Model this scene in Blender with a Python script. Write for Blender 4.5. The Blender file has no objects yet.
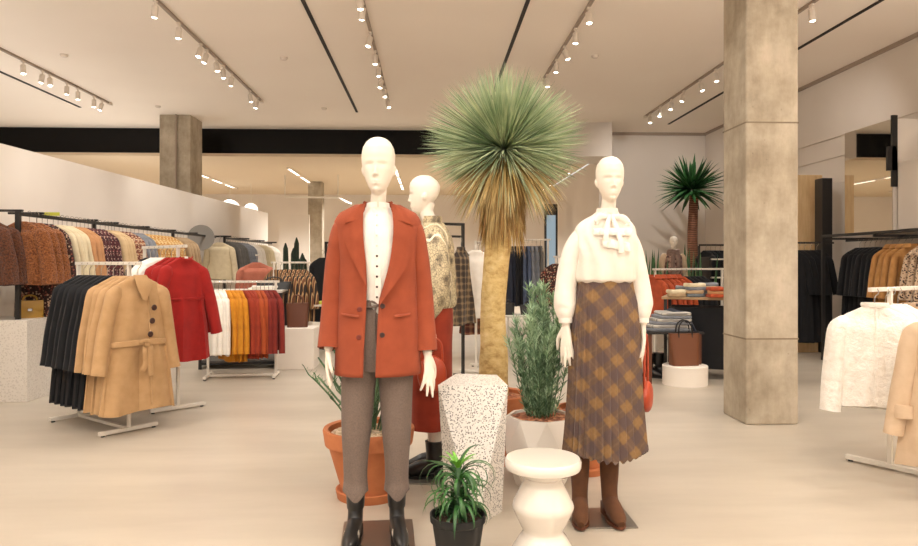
import bpy, bmesh, math, random
from mathutils import Vector, Matrix, noise
from math import sin, cos, pi, radians, sqrt, atan2
sc = bpy.context.scene
COL = sc.collection
F = 700.0; H = 1.3; TH = math.atan(29/700.0)
FW = Vector((sin(TH), cos(TH), 0)); RT = Vector((cos(TH), -sin(TH), 0))
def P(px, Z, z=0.0):
    "room point seen at picture column px, at distance Z along the camera axis, height z"
    v = FW*Z + RT*((px-459)/F*Z)
    return Vector((v.x, v.y, z))
def G(px, py):
    return P(px, F*H/(py-263.0), 0.0)
# ------------------------------------------------------------------ colours / materials
def lin(c):
    if isinstance(c, str):
        c = [int(c[i:i+2], 16)/255 for i in (0, 2, 4)]
    return tuple(((v/12.92) if v <= .04045 else ((v+.055)/1.055)**2.4) for v in c[:3]) + (1.0,)
MATS = {}
class NT:
    def __init__(s, name):
        s.m = bpy.data.materials.new(name); s.m.use_nodes = True
        s.t = s.m.node_tree; s.n = s.t.nodes; s.l = s.t.links
        s.b = s.n['Principled BSDF']
        s.tc = s.n.new('ShaderNodeTexCoord')
        MATS[name] = s.m
    def map(s, scale=(1,1,1), rot=(0,0,0), out='Object'):
        m = s.n.new('ShaderNodeMapping'); m.inputs['Scale'].default_value = scale; m.inputs['Rotation'].default_value = rot
        s.l.new(s.tc.outputs[out], m.inputs[0]); return m.outputs[0]
    def noise(s, vec, scale, detail=3, rough=.5):
        n = s.n.new('ShaderNodeTexNoise'); n.inputs['Scale'].default_value = scale
        n.inputs['Detail'].default_value = detail; n.inputs['Roughness'].default_value = rough
        s.l.new(vec, n.inputs['Vector']); return n.outputs['Fac']
    def voro(s, vec, scale, out='Distance', feature='F1', rnd=1):
        n = s.n.new('ShaderNodeTexVoronoi'); n.inputs['Scale'].default_value = scale; n.feature = feature
        n.inputs['Randomness'].default_value = rnd
        s.l.new(vec, n.inputs['Vector']); return n.outputs[out]
    def wave(s, vec, scale, dist=0, detail=2, dscale=1, axis='X', prof='SIN'):
        n = s.n.new('ShaderNodeTexWave'); n.inputs['Scale'].default_value = scale; n.inputs['Distortion'].default_value = dist
        n.inputs['Detail'].default_value = detail; n.inputs['Detail Scale'].default_value = dscale
        n.bands_direction = axis; n.wave_profile = prof
        s.l.new(vec, n.inputs['Vector']); return n.outputs['Fac']
    def ramp(s, fac, stops, const=False):
        r = s.n.new('ShaderNodeValToRGB'); cr = r.color_ramp
        if const: cr.interpolation = 'CONSTANT'
        while len(cr.elements) < len(stops): cr.elements.new(.5)
        for e, (p, c) in zip(cr.elements, stops):
            e.position = p; e.color = lin(c)
        s.l.new(fac, r.inputs[0]); return r.outputs[0]
    def mix(s, fac, a, b, mode='MIX'):
        m = s.n.new('ShaderNodeMix'); m.data_type = 'RGBA'; m.blend_type = mode
        for i, v in ((0, fac), (6, a), (7, b)):
            if hasattr(v, 'is_linked') or hasattr(v, 'links'): s.l.new(v, m.inputs[i])
            elif i == 0: m.inputs[0].default_value = v
            else: m.inputs[i].default_value = lin(v)
        return m.outputs[2]
    def math(s, op, a, b=0.0):
        m = s.n.new('ShaderNodeMath'); m.operation = op
        for i, v in ((0, a), (1, b)):
            if isinstance(v, (int, float)): m.inputs[i].default_value = v
            else: s.l.new(v, m.inputs[i])
        return m.outputs[0]
    def bump(s, h, strength=.3, dist=.01):
        b = s.n.new('ShaderNodeBump'); b.inputs['Strength'].default_value = strength; b.inputs['Distance'].default_value = dist
        s.l.new(h, b.inputs['Height']); s.l.new(b.outputs[0], s.b.inputs['Normal'])
    def col(s, c):
        if isinstance(c, (str, tuple)): s.b.inputs['Base Color'].default_value = lin(c)
        else: s.l.new(c, s.b.inputs['Base Color'])
    def set(s, rough=.8, metal=0, spec=None, sheen=0, coat=0):
        s.b.inputs['Roughness'].default_value = rough; s.b.inputs['Metallic'].default_value = metal
        if spec is not None: s.b.inputs['Specular IOR Level'].default_value = spec
        if sheen: s.b.inputs['Sheen Weight'].default_value = sheen; s.b.inputs['Sheen Roughness'].default_value = .4
        if coat: s.b.inputs['Coat Weight'].default_value = coat
        return s.m
def plain(name, c, rough=.6, metal=0, **k):
    t = NT(name); t.col(c); return t.set(rough, metal, **k)
def fabric(name, c, c2=None, bump=.25, bs=350, rough=.9, sheen=.05, ns=14):
    t = NT(name); v = t.map()
    n = t.noise(v, ns, 4)
    c2 = c2 or tuple(x*.86 for x in (int(c[i:i+2], 16)/255 for i in (0, 2, 4)))
    t.col(t.ramp(n, [(.3, c2), (.7, c)]))
    t.bump(t.noise(v, bs, 2), bump, .004)
    return t.set(rough, sheen=sheen)
def voro_print(name, base, spots, scale=60, rough=.8, thr=.35, stretch=(1,1,1)):
    t = NT(name); v = t.map(stretch)
    c = t.voro(v, scale, 'Color'); d = t.voro(v, scale)
    sp = t.ramp(t.noise(c, 3, 0), [((i/len(spots)), s) for i, s in enumerate(spots)], True)
    f = t.ramp(d, [(0, 'ffffff'), (thr, 'ffffff'), (thr+.02, '000000')])
    t.col(t.mix(f, base, sp)); return t.set(rough, sheen=.1)
W_ = 'ffffff'
fabric('wool_rust', '964527', '8a3d21', bump=.35, bs=500)
fabric('wool_tan', 'b8946a', 'ac885d'); fabric('wool_black', '0e0e13', '09090c', sheen=.04); fabric('cloth_red', '9e1812', '90120e')
fabric('cloth_white', 'f2ece2', 'e8e1d6', rough=.75, bs=250); fabric('cloth_cream', 'd9cbab', 'cdbe9d'); fabric('cloth_mustard', 'cf8a1e', 'bf7a14')
fabric('cloth_orange', 'a84a20', '9a421a'); fabric('cloth_rust', '99351b', '8a2d16'); fabric('cloth_dark_red', '7d2419', '701d14')
fabric('cloth_beige', 'c9ae86', 'bc9f77'); fabric('cloth_peach', 'bd8a5e', 'a97a50'); fabric('cloth_grey', '66635f', '595651')
fabric('denim', '55617a', '444f66', bs=400); fabric('denim_light', '84878d', '6f737b', bs=400); fabric('denim_dark', '262c3c', '1d2230')
fabric('cloth_pink', 'b06a55', 'a35f4b', bump=.6, bs=160); fabric('wool_camel', 'b5834c', 'a5753f'); fabric('coat_stone', 'cdb498', 'c2a88b')
fabric('hoodie_orange', 'b5502c', '9c4222'); fabric('cloth_sand', 'b59a78', 'a48a69'); fabric('cloth_slate', '767d80', '666c70')
fabric('cloth_green', '6c7450', '5f6746'); fabric('cloth_mauve', '8a7266', '7b6459')
fabric('blouse_white', 'ece4d9', 'e3dacd', rough=.6, bs=200)
# white jacquard blouse on the rack
t = NT('brocade_white'); v = t.map(); n = t.noise(v, 22, 5, .7); t.col(t.ramp(n, [(.35, 'ebe3d7'), (.65, 'f8f3ea')])); t.bump(n, .8, .02); t.set(.6, sheen=.2)
# teddy fur
for nm, a, b in (('teddy_orange', 'bb7238', '7a3f17'), ('teddy_brown', '7e4623', '4a2410')):
    t = NT(nm); v = t.map(); n = t.noise(v, 62, 3, .75); t.col(t.ramp(n, [(.38, b), (.6, a)])); t.bump(n, 1.0, .05); t.set(.95, sheen=.12)
voro_print('floral_dark', '2b1612', ['7a2a20', 'b89a80', '4a2018', '8c4a3a', '2b1612'], 55, thr=.5)
voro_print('floral_burgundy', '3d1216', ['7d3a38', 'b09080', '541c20', '2a1014', '915048'], 60, thr=.5)
voro_print('print_yellow', 'c89a58', ['9a5a30', 'dcc08a', 'b87838', '8c8458'], 45, thr=.5)
voro_print('print_rust', '6a3526', ['a56a4a', 'c0a080', '4a2018'], 50, thr=.5)
voro_print('leopard', 'c4a88c', ['2a1d18', '3a2a22', '8a6a50', '2a1d18'], 42, thr=.42)
voro_print('scarf_check', '8a6a5e', ['5a3a34', 'a88a7a'], 25, thr=.5)
def plaid(name, c0, c1, c2, scale, rot, out='Object', line=.3):
    t = NT(name); v = t.map((1,1,1), rot, out)
    sx = t.n.new('ShaderNodeSeparateXYZ'); t.l.new(v, sx.inputs[0])
    def band(o, width, off=0.0):
        m = t.math('MULTIPLY', o, scale); m = t.math('ADD', m, off); fr = t.math('FRACT', m)
        d = t.math('ABSOLUTE', t.math('SUBTRACT', fr, .5)); 
        return t.ramp(d, [(max(0, width/2-.04), W_), (width/2+.04, '000000')])
    a = band(sx.outputs[0], .52); b = band(sx.outputs[2], .52); e = band(sx.outputs[0], .08, .5); g = band(sx.outputs[2], .08, .5)
    c = t.mix(a, c0, c1); c = t.mix(t.math('MULTIPLY', b, .6), c, c2)
    c = t.mix(t.math('MULTIPLY', t.math('MAXIMUM', e, g), line), c, 'c8a878')
    t.col(c); t.bump(t.noise(t.map(), 300, 2), .2, .004); return t.set(.85, sheen=.15)
plaid('skirt_plaid', '82623c', '604a3a', '4c3e43', 9.5, (0, radians(38), 0), line=.06)
plaid('dress_plaid', '75634c', '3f3228', '2b221c', 14, (0, radians(0), 0))
plaid('plaid_red', '8a5a44', '5c2a20', '2e1a16', 12, (0, 0, 0))
# plaid trousers
fabric('trouser_check', '75655b', '66574f', bump=.3, bs=420, ns=160)
# snake print
for nm, cA, cB, cC in (('snake_blouse', 'c2b28f', '6f624d', '3f362a'), ('snake_boot', 'cfc5b4', '8c8272', '221c18')):
    t = NT(nm); v = t.map((1,1,.7)); d = t.n.new('ShaderNodeTexNoise'); d.inputs['Scale'].default_value = 7; t.l.new(v, d.inputs['Vector'])
    vm = t.mix(.06, v, d.outputs['Color'])
    e = t.voro(vm, 85, 'Distance', 'DISTANCE_TO_EDGE'); f = t.voro(vm, 17)
    c = t.ramp(f, [(0, cC), (.2, cB), (.5, cA), (.8, cA)])
    c = t.mix(t.ramp(e, [(0, W_), (.09, '000000')]), c, cC)
    w = t.wave(t.mix(.12, v, d.outputs['Color']), 3.4, 2, axis='X'); c = t.mix(t.ramp(w, [(.975, '000000'), (.99, W_)]), c, 'e9dcc0')
    t.col(c); t.set(.65, sheen=.1)
# gold/black stripe
t = NT('stripe_gold'); w = t.wave(t.map(), 5.5, .6, axis='X'); t.col(t.ramp(w, [(.25, '2c211b'), (.4, '9a6a3c'), (.6, 'd0b080'), (.85, '6e4328')])); t.set(.8)
t = NT('stripe_denim'); w = t.wave(t.map(), 9, .3, axis='Y'); t.col(t.ramp(w, [(.3, '8d8a85'), (.6, 'b7b2aa')])); t.set(.85)
# hard materials
plain('metal_white', 'd9d2c6', .35); plain('metal_black', '1d1a19', .45); plain('chrome', 'bdb9b2', .2, 1)
plain('steel_plate', '8d857b', .35, .8); plain('button_dark', '3a1f18', .4); plain('button_rust', '6d2412', .4); plain('button_white', 'ddd5c8', .4)
plain('rubber_black', '141414', .6); plain('boot_black', '161413', .4, coat=.2)
fabric('suede_brown', '5f3a1e', '4c2c16', bump=.2, bs=300)
plain('leather_tan', '6b3c1f', .45); plain('leather_mustard', 'a8802c', .45); plain('leather_rust', 'a53c1c', .45); plain('leather_brown', '5c3018', .5)
plain('leather_black', '1b1817', .45)
t = NT('mannequin_white'); t.col('e6dccd'); t.b.inputs['Subsurface Weight'].default_value = 0.0; t.set(.42)
t = NT('ceramic_white'); t.col('e4dcd1'); t.set(.12, coat=.6)
t = NT('plaster_white'); v = t.map(); t.col(t.ramp(t.noise(v, 3, 4), [(.3, 'e5dcd0'), (.7, 'ece4d9')])); t.set(.7)
t = NT('terracotta'); v = t.map(); n = t.noise(v, 8, 5, .6); t.col(t.ramp(n, [(.3, 'a86138'), (.7, 'b97145')])); t.bump(n, .1, .01); t.set(.75)
t = NT('soil_chips'); v = t.map(); n = t.voro(v, 50, 'Color'); t.col(t.ramp(t.noise(n, 2, 0), [(.3, '6c3c24'), (.5, '9a5a38'), (.7, 'b98460')])); t.bump(t.voro(v, 50), .8, .02); t.set(.9)
t = NT('gravel_pale'); v = t.map(); n = t.voro(v, 60, 'Color'); t.col(t.ramp(t.noise(n, 2, 0), [(.3, 'a88c6c'), (.7, 'e0ccae')])); t.bump(t.voro(v, 60), .8, .02); t.set(.9)
t = NT('soil_dark'); v = t.map(); n = t.noise(v, 60, 4); t.col(t.ramp(n, [(.3, '2a1d14'), (.7, '5a4230')])); t.bump(n, .8, .02); t.set(.95)
t = NT('terrazzo'); v = t.map(); d = t.voro(v, 125); c = t.voro(v, 125, 'Color'); sel = t.noise(c, 3, 0)
chips = t.ramp(sel, [(0, '4a4745'), (.42, '8d8780'), (.5, '5a5653'), (.54, 'dcd6ce')], True)
m = t.ramp(d, [(.38, W_), (.42, '000000')]); t.col(t.mix(m, 'e6e1da', chips)); t.set(.35)
t = NT('terrazzo_fine'); v = t.map(); d = t.voro(v, 60); c = t.voro(v, 60, 'Color'); sel = t.noise(c, 3, 0)
chips = t.ramp(sel, [(0, 'ccc4b9'), (.5, 'd3cbc1'), (.6, 'e0d9cf')], True)
m = t.ramp(d, [(.4, W_), (.45, '000000')]); t.col(t.mix(m, 'ddd6cc', chips)); t.set(.45)
t = NT('wood_pale'); v = t.map((1,1,.15)); n = t.noise(v, 25, 4); t.col(t.ramp(n, [(.3, 'c4a173'), (.7, 'd6b78a')])); t.set(.5)
plain('wood_table', 'a98a66', .4); plain('top_white', 'd6cfc4', .3)
# floor: polished screed, cloudy
t = NT('floor_screed'); v = t.map((1,1,1)); n = t.noise(v, .7, 6, .6); n2 = t.noise(t.map((.5,2.2,1)), 1.3, 5, .6)
a = t.ramp(n, [(.3, 'afa596'), (.7, 'b8ae9f')]); b = t.ramp(n2, [(.35, 'a89d8d'), (.65, 'bfb4a4')])
t.col(t.mix(.5, a, b)); t.bump(n2, .03, .02); t.l.new(t.math('ADD', t.math('MULTIPLY', n, .25), .2), t.b.inputs['Roughness']); t.set(.28, spec=.35)
t.l.new(t.math('ADD', t.math('MULTIPLY', n, .25), .22), t.b.inputs['Roughness'])
t = NT('ceiling_paint'); t.col(t.ramp(t.noise(t.map(), .5, 2), [(.3, 'f3e7da'), (.7, 'f7ecdf')])); t.set(.9, spec=.1)
t = NT('wall_paint'); t.col(t.ramp(t.noise(t.map(), .8, 3), [(.3, 'd6cbbf'), (.7, 'ddd3c8')])); t.set(.85, spec=.15)
t = NT('wall_white'); t.col(t.ramp(t.noise(t.map(), .8, 3), [(.3, 'dfd5ca'), (.7, 'e8dfd4')])); t.set(.8, spec=.15)
t = NT('wall_tan'); t.col('d6c2a6'); t.set(.85)
t = NT('concrete'); v = t.map(); n = t.noise(v, 2.2, 8, .65); n2 = t.noise(t.map((1,1,.25)), 9, 5, .7)
c = t.ramp(n, [(.36, '8b7f6e'), (.5, 'ada18e'), (.64, 'c6baa8')]); c = t.mix(.4, c, t.ramp(n2, [(.35, '8a7b64'), (.65, 'b3a58d')]))
sp = t.voro(v, 9); c = t.mix(t.ramp(sp, [(.04, 'a0a0a0'), (.08, '000000')]), c, '6d5f4c'); t.col(c); t.bump(n, .25, .02); t.set(.8)
t = NT('glass_black'); t.col('060506'); t.set(.25, spec=.2)
t = NT('mirror'); t.col('d8d4cc'); t.set(.02, 1)
plain('felt_grey', '8c8882', .7); plain('slot_black', '231a15', .7); plain('lamp_housing', 'dccfc0', .5); plain('paint_yellow', 'b6b83a', .5); plain('bracket_rail', '9c8b7b', .5)
plain('paper_white', 'e9e3d9', .7); plain('joint_grey', '7d6f5b', .9)
def emit(name, c, s):
    t = NT(name); t.col('000000'); t.b.inputs['Emission Color'].default_value = lin(c); t.b.inputs['Emission Strength'].default_value = s
    t.set(.5)
emit('lamp_glow', 'fff0dc', 14); emit('strip_glow', 'fff2e0', 3.5); emit('daylight_glow', 'a9bcc6', .7); emit('pendant_glow', 'fff6ea', 1.6)
# plants
def leafmat(name, a, b, rough=.55):
    t = NT(name); g = t.noise(t.map(), 6, 3); t.col(t.ramp(g, [(.35, a), (.65, b)])); t.set(rough)
leafmat('leaf_yucca', '8fa27c', 'cdd4ac'); leafmat('leaf_yucca_dark', '6a8560', 'a0b086'); leafmat('leaf_straw', 'a98a4e', 'cdb47c'); leafmat('straw_brown', '8a6330', 'c09550')
leafmat('leaf_palm', '1c3d22', '3a6636', .4); leafmat('leaf_rosemary', '48694a', '80a076'); leafmat('leaf_rosemary_pale', '7a9c76', 'b2c9a4'); leafmat('leaf_snake', '2c5234', '54804f', .4)
leafmat('leaf_aloe', '1f4322', '3f7034', .35); leafmat('leaf_bright', '4c8a28', '7cb93c', .35); leafmat('stem_green', '37543a', '5a7a55'); leafmat('stem_brown', '59402c', '7a5a3c')
leafmat('cactus', '1c2c20', '2f4530', .6)
t = NT('bark_yucca'); v = t.map((1,1,1.6)); n = t.voro(v, 60); n2 = t.noise(v, 12, 5, .7)
c = t.ramp(n2, [(.3, 'a07c46'), (.5, 'cbae72'), (.7, 'dcc590')]); c = t.mix(t.ramp(n, [(.05, '404040'), (.4, '000000')]), c, '8a6432'); t.col(c); t.bump(n2, .6, .02); t.set(.9)
t = NT('bark_palm'); v = t.map((1,1,1)); n = t.wave(v, 9, 2, axis='Z'); t.col(t.ramp(n, [(.3, '5a3626'), (.7, '94644a')])); t.bump(n, .6, .02); t.set(.9)
# ------------------------------------------------------------------ mesh helpers
def obj(name, bm, mat, parent=None, smooth=True, loc=None, rz=0.0, normals=True):
    if normals: bmesh.ops.recalc_face_normals(bm, faces=bm.faces)
    me = bpy.data.meshes.new(name); bm.to_mesh(me); bm.free()
    mats = mat if isinstance(mat, (list, tuple)) else [mat]
    for m in mats: me.materials.append(MATS[m])
    if smooth:
        me.polygons.foreach_set('use_smooth', [True]*len(me.polygons))
    o = bpy.data.objects.new(name, me); COL.objects.link(o)
    if smooth:
        try: me.set_sharp_from_angle(angle=radians(40))
        except Exception: pass
    if parent: o.parent = parent
    if loc is not None: o.location = loc
    if rz: o.rotation_euler = (0, 0, rz)
    return o
def thing(name, label, cat, loc=(0,0,0), rz=0.0, group=None):
    o = bpy.data.objects.new(name, None); COL.objects.link(o); o.empty_display_size = .1
    o.location = loc; o.rotation_euler = (0, 0, rz); return tag(o, label, cat, group)
def tag(o, label, cat, group=None, kind=None):
    o['label'] = label; o['category'] = cat
    if group: o['group'] = group
    if kind: o['kind'] = kind
    return o
def struct(name, bm, mat, label=None, smooth=False):
    o = obj(name, bm, mat, None, smooth); o['kind'] = 'structure'
    if label: o['label'] = label
    return o
def dup(root, loc, rz=None, label=None, group=None):
    r = root.copy(); COL.objects.link(r); r.location = loc
    if rz is not None: r.rotation_euler = (0, 0, rz)
    if label: r['label'] = label
    if group: r['group'] = group
    for ch in list(root.children):
        c = ch.copy(); COL.objects.link(c); c.parent = r
        for g in list(ch.children):
            d = g.copy(); COL.objects.link(d); d.parent = c
    return r
def NB(): return bmesh.new()
def box(bm, x0, x1, y0, y1, z0, z1, mi=0, bev=0.0):
    vs = [bm.verts.new(p) for p in ((x0,y0,z0),(x1,y0,z0),(x1,y1,z0),(x0,y1,z0),(x0,y0,z1),(x1,y0,z1),(x1,y1,z1),(x0,y1,z1))]
    fs = [bm.faces.new([vs[i] for i in q]) for q in ((0,3,2,1),(4,5,6,7),(0,1,5,4),(1,2,6,5),(2,3,7,6),(3,0,4,7))]
    for f in fs: f.material_index = mi
    if bev > 0:
        es = list({e for f in fs for e in f.edges})
        bmesh.ops.bevel(bm, geom=es, offset=bev, segments=2, affect='EDGES', profile=.5)
    return bm
def obox(bm, a, b, w, h, mi=0, bev=0.0):
    "bar of square section from point a to point b"
    a = Vector(a); b = Vector(b); d = (b-a); L = d.length; d.normalize()
    up = Vector((0,0,1)) if abs(d.z) < .9 else Vector((0,1,0))
    s = d.cross(up).normalized(); u = s.cross(d).normalized()
    vs = []
    for p in (a, b):
        for (i, j) in ((-1,-1),(1,-1),(1,1),(-1,1)):
            vs.append(bm.verts.new(p + s*(i*w/2) + u*(j*h/2)))
    fs = [bm.faces.new([vs[i] for i in q]) for q in ((0,1,2,3),(7,6,5,4),(0,4,5,1),(1,5,6,2),(2,6,7,3),(3,7,4,0))]
    for f in fs: f.material_index = mi
    if bev > 0: bmesh.ops.bevel(bm, geom=list({e for f in fs for e in f.edges}), offset=bev, segments=2, affect='EDGES', profile=.5)
    return bm
def loft(bm, rings, cap0=True, cap1=True, closed=True, mi=0):
    R = [[bm.verts.new(p) for p in r] for r in rings]; n = len(R[0])
    for a, b in zip(R, R[1:]):
        for i in range(n if closed else n-1):
            j = (i+1) % n
            f = bm.faces.new((a[i], a[j], b[j], b[i])); f.material_index = mi
    if closed and cap0: f = bm.faces.new(R[0][::-1]); f.material_index = mi
    if closed and cap1: f = bm.faces.new(R[-1]); f.material_index = mi
    return R
def crom(pts, per=6):
    "smooth curve through points (any tuple length)"
    P_ = [tuple(p) for p in pts]; n = len(P_); out = []
    for i in range(n-1):
        p0 = P_[max(i-1,0)]; p1 = P_[i]; p2 = P_[i+1]; p3 = P_[min(i+2,n-1)]
        for k in range(per):
            t = k/per; t2 = t*t; t3 = t2*t
            out.append(tuple(.5*(2*b+(-a+c)*t+(2*a-5*b+4*c-d)*t2+(-a+3*b-3*c+d)*t3) for a, b, c, d in zip(p0,p1,p2,p3)))
    out.append(P_[-1]); return out
def tube(bm, pts, rad, n=10, flat=(1,1), ref=None, mi=0, cap=True, fold=None):
    "rad: number, list or list of (ru, rv); u axis = ref direction made square to the path"
    pts = [Vector(p[:3]) for p in pts]; m = len(pts); rings = []
    prev = None
    for i, p in enumerate(pts):
        d = (pts[min(i+1,m-1)] - pts[max(i-1,0)]).normalized()
        if ref is not None: u = Vector(ref)
        elif prev is not None: u = prev
        else: u = Vector((1,0,0)) if abs(d.x) < .9 else Vector((0,1,0))
        u = (u - d*u.dot(d)).normalized(); v = d.cross(u).normalized(); prev = u
        r = rad[i] if isinstance(rad, (list, tuple)) else rad
        ru, rv = r if isinstance(r, (list, tuple)) else (r*flat[0], r*flat[1])
        ring = []
        for k in range(n):
            a = 2*pi*k/n; s = 1.0 if fold is None else fold(i/(m-1), a)
            ring.append(p + u*(ru*s*cos(a)) + v*(rv*s*sin(a)))
        rings.append(ring)
    return loft(bm, rings, cap, cap, mi=mi)
def lathe(bm, prof, n=40, mi=0, c=(0,0,0), cap=True, fac=None):
    rings = []
    for r, z in prof:
        rings.append([Vector((c[0]+r*cos(2*pi*k/n), c[1]+r*sin(2*pi*k/n), c[2]+z)) for k in range(n)])
    return loft(bm, rings, cap, cap, mi=mi)
def interp(tab, t):
    if t <= tab[0][0]: return tab[0][1]
    for (a, va), (b, vb) in zip(tab, tab[1:]):
        if t <= b:
            k = (t-a)/(b-a); k = k*k*(3-2*k)
            return va + (vb-va)*k
    return tab[-1][1]
def lerp1(tab, t):
    if t <= tab[0][0]: return tab[0][1]
    for (a, va), (b, vb) in zip(tab, tab[1:]):
        if t <= b: return va + (vb-va)*(t-a)/(b-a)
    return tab[-1][1]
ORD = 'first second third fourth fifth sixth seventh eighth ninth tenth eleventh twelfth thirteenth fourteenth fifteenth sixteenth seventeenth eighteenth nineteenth twentieth'.split()
# ================================================================== ROOM
CZ = 4.2; LZ = 3.63; BY = 15.4; FY = 24.0; WR = 6.15
b = NB(); box(b, -13, 9, -5, 26, -.2, 0); struct('floor', b, 'floor_screed', 'pale beige polished floor of the shop')
b = NB(); box(b, -13, WR+.3, -5, BY, CZ, CZ+.3); struct('ceiling', b, 'ceiling_paint', 'high warm white ceiling over the shop floor')
b = NB(); box(b, -13, 3.7, BY, 26, LZ, LZ+.8); o = struct('ceiling', b, 'wall_tan', 'lower tan ceiling over the far part of the shop')
b = NB(); A_ = [Vector((-4.80,-3,0)), Vector((-3.96,17.3,0)), Vector((-4.16,17.3,0)), Vector((-5.0,-3,0))]; loft(b, [A_, [v+Vector((0,0,2.52)) for v in A_]]); o = struct('wall_left', b, 'wall_white', 'low white partition wall behind the black clothes rail')
o.rotation_euler = (0, 0, 0)
b = NB(); box(b, WR, WR+.25, -5, BY+.2, 0, CZ); struct('wall_right', b, 'wall_paint', 'pale wall behind the right-hand rails')
b = NB(); box(b, 3.75, WR+.25, BY, BY+.25, 0, CZ); struct('wall_back', b, 'wall_paint', 'pale wall behind the tall palm')
b = NB(); box(b, 3.75, 3.95, BY+.25, FY, 0, LZ); struct('wall_back', b, 'wall_paint', 'side wall running back beside the palm wall')
b = NB(); box(b, -13, 4, FY, FY+.2, 0, LZ); struct('wall_back', b, 'wall_white', 'far white wall under the lower ceiling')
b = NB(); box(b, -13.2, -13, -5, 26, 0, CZ); struct('wall_left', b, 'wall_paint', 'outer wall beyond the low partition')
b = NB(); box(b, 2.6, 3.75, 14.3, BY, 3.5, CZ); struct('trim_11', b, 'wall_paint', 'pale bulkhead beside the black band')
b = NB(); box(b, -9.4, 2.6, BY-.08, BY+.02, LZ+.02, CZ); struct('trim_1', b, 'glass_black', 'black glossy band across the top of the opening')
b = NB(); box(b, -9.4, 2.6, BY-.14, BY+.02, LZ-.03, LZ+.03); struct('trim_2', b, 'wall_tan', 'tan edge under the black band')
b = NB(); box(b, -13, -9.4, BY-.2, BY, 0, CZ); struct('wall_back', b, 'concrete', 'concrete wall at the end of the black band')
b = NB(); box(b, 3.75, WR, BY-.05, BY, CZ-.06, CZ); box(b, WR-.04, WR, -5, BY, CZ-.05, CZ); struct('trim_3', b, 'bracket_rail', 'shadow gap line along the top of the walls')
b = NB(); box(b, WR-.03, WR, 4, BY, 3.2, 3.24); box(b, WR-.02, WR, 9.5, BY, 2.9, 2.92); struct('trim_4', b, 'wall_paint', 'thin ledges along the right wall')
# concrete columns
def column(name, x0, x1, y0, y1, label, z1=CZ, joints=()):
    b = NB(); box(b, x0, x1, y0, y1, 0, z1, bev=.012); o = struct(name, b, 'concrete', label)
    if joints:
        j = NB()
        for z in joints: box(j, x0-.002, x1+.002, y0-.002, y1+.002, z-.006, z+.006)
        jo = obj('joint_line', j, 'joint_grey', o, False)
    return o
k = G(746, 425); k2 = G(797, 423.5)
column('concrete_column', k.x, k.x+.43, k.y, k.y+.44, 'square raw concrete column rising to the ceiling beside the tan tote', joints=(2.43, .69))
column('concrete_column', -5.28, -4.68, 13.9, 14.6, 'concrete column rising behind the low white partition')
c3 = P(315, 20); column('concrete_column', c3.x-.2, c3.x+.2, c3.y, c3.y+.4, 'slim far concrete column beside the white screen', z1=LZ)
b = NB(); tube(b, [(-4.95,13.87,.0),(-4.95,13.87,CZ)], .02, 8); tag(obj('conduit_pipe', b, 'bracket_rail'), 'thin metal pipe running down the far concrete column', 'pipe')
# white screens in the far zone
c = P(294, 19.5); b = NB(); box(b, c.x-.42, c.x+.42, c.y, c.y+.12, 0, 2.65); tag(obj('display_screen', b, 'wall_white', None, False), 'tall white freestanding panel behind the dark cactus plants', 'panel')
# daylight window strip far away
c = P(551, 19); b = NB(); box(b, c.x-.13, c.x+.13, c.y, c.y+.05, .4, 2.6); w = struct('window_1', b, 'daylight_glow', 'narrow bluish window strip beyond the yucca')
b = NB()
for s in (-1, 1): box(b, c.x+s*.15-.025, c.x+s*.15+.025, c.y-.03, c.y+.06, .3, 2.75)
box(b, c.x-.17, c.x+.17, c.y-.03, c.y+.06, 2.6, 2.9); box(b, c.x-.17, c.x+.17, c.y-.03, c.y+.06, .3, .4); obj('window_frame', b, 'metal_black', w, False)
c = P(519, 21); b = NB(); box(b, c.x-1.0, c.x+.75, c.y, c.y+.15, 0, 3.4); struct('wall_back', b, 'wall_white', 'short white wall behind the jeans rail')
# ------------------------------------------------------------------ ceiling slots, tracks, spotlights
SL = [(-6.5, -3, 13.3, 'far beyond the partition'), (-1.4, -3, 13.5, 'before the jacket mannequin'), (1.08, -3, 13.4, 'passing above the yucca'), (4.97, -3, 14.4, 'nearest the right wall')]
for i, (x, y0, y1, d) in enumerate(SL):
    b = NB(); box(b, x-.022, x+.022, y0, y1, CZ-.012, CZ+.02); struct('trim_%d' % (i+5), b, 'slot_black', 'black linear air slot in the ceiling ' + d)
def track(x, y0, y1, label, z=CZ):
    t = thing('lighting_track', label, 'lighting track', (x, y0, z))
    b = NB(); box(b, -.018, .018, 0, y1-y0, -.03, 0); obj('rail', b, 'bracket_rail', t, False)
    b = NB(); box(b, -.025, .025, y1-y0-.12, y1-y0, -.045, 0); obj('end_cap', b, 'lamp_housing', t, False)
    return t
TR = [(-3.0, 'over the clothes by the partition', [7.78,8.5,9.3,9.55,9.95,10.3,10.74,11.8,12.3]),
      (-5.78, 'beyond the low partition', [9.55,10.2,10.7,10.9,11.4,11.75,12.3,12.6]),
      (-.74, 'above the jacket mannequin', [7.45,7.75,8.75,9.5,10.1,10.8,11.4,12.2]),
      (1.78, 'between yucca and concrete column', [7.8,8.5,9.2,9.8,10.6]),
      (4.23, 'nearest the right wall', [7.6,10.2,10.8,11.5,12.1,12.7,13.3])]
rnd = random.Random(4)
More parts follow.
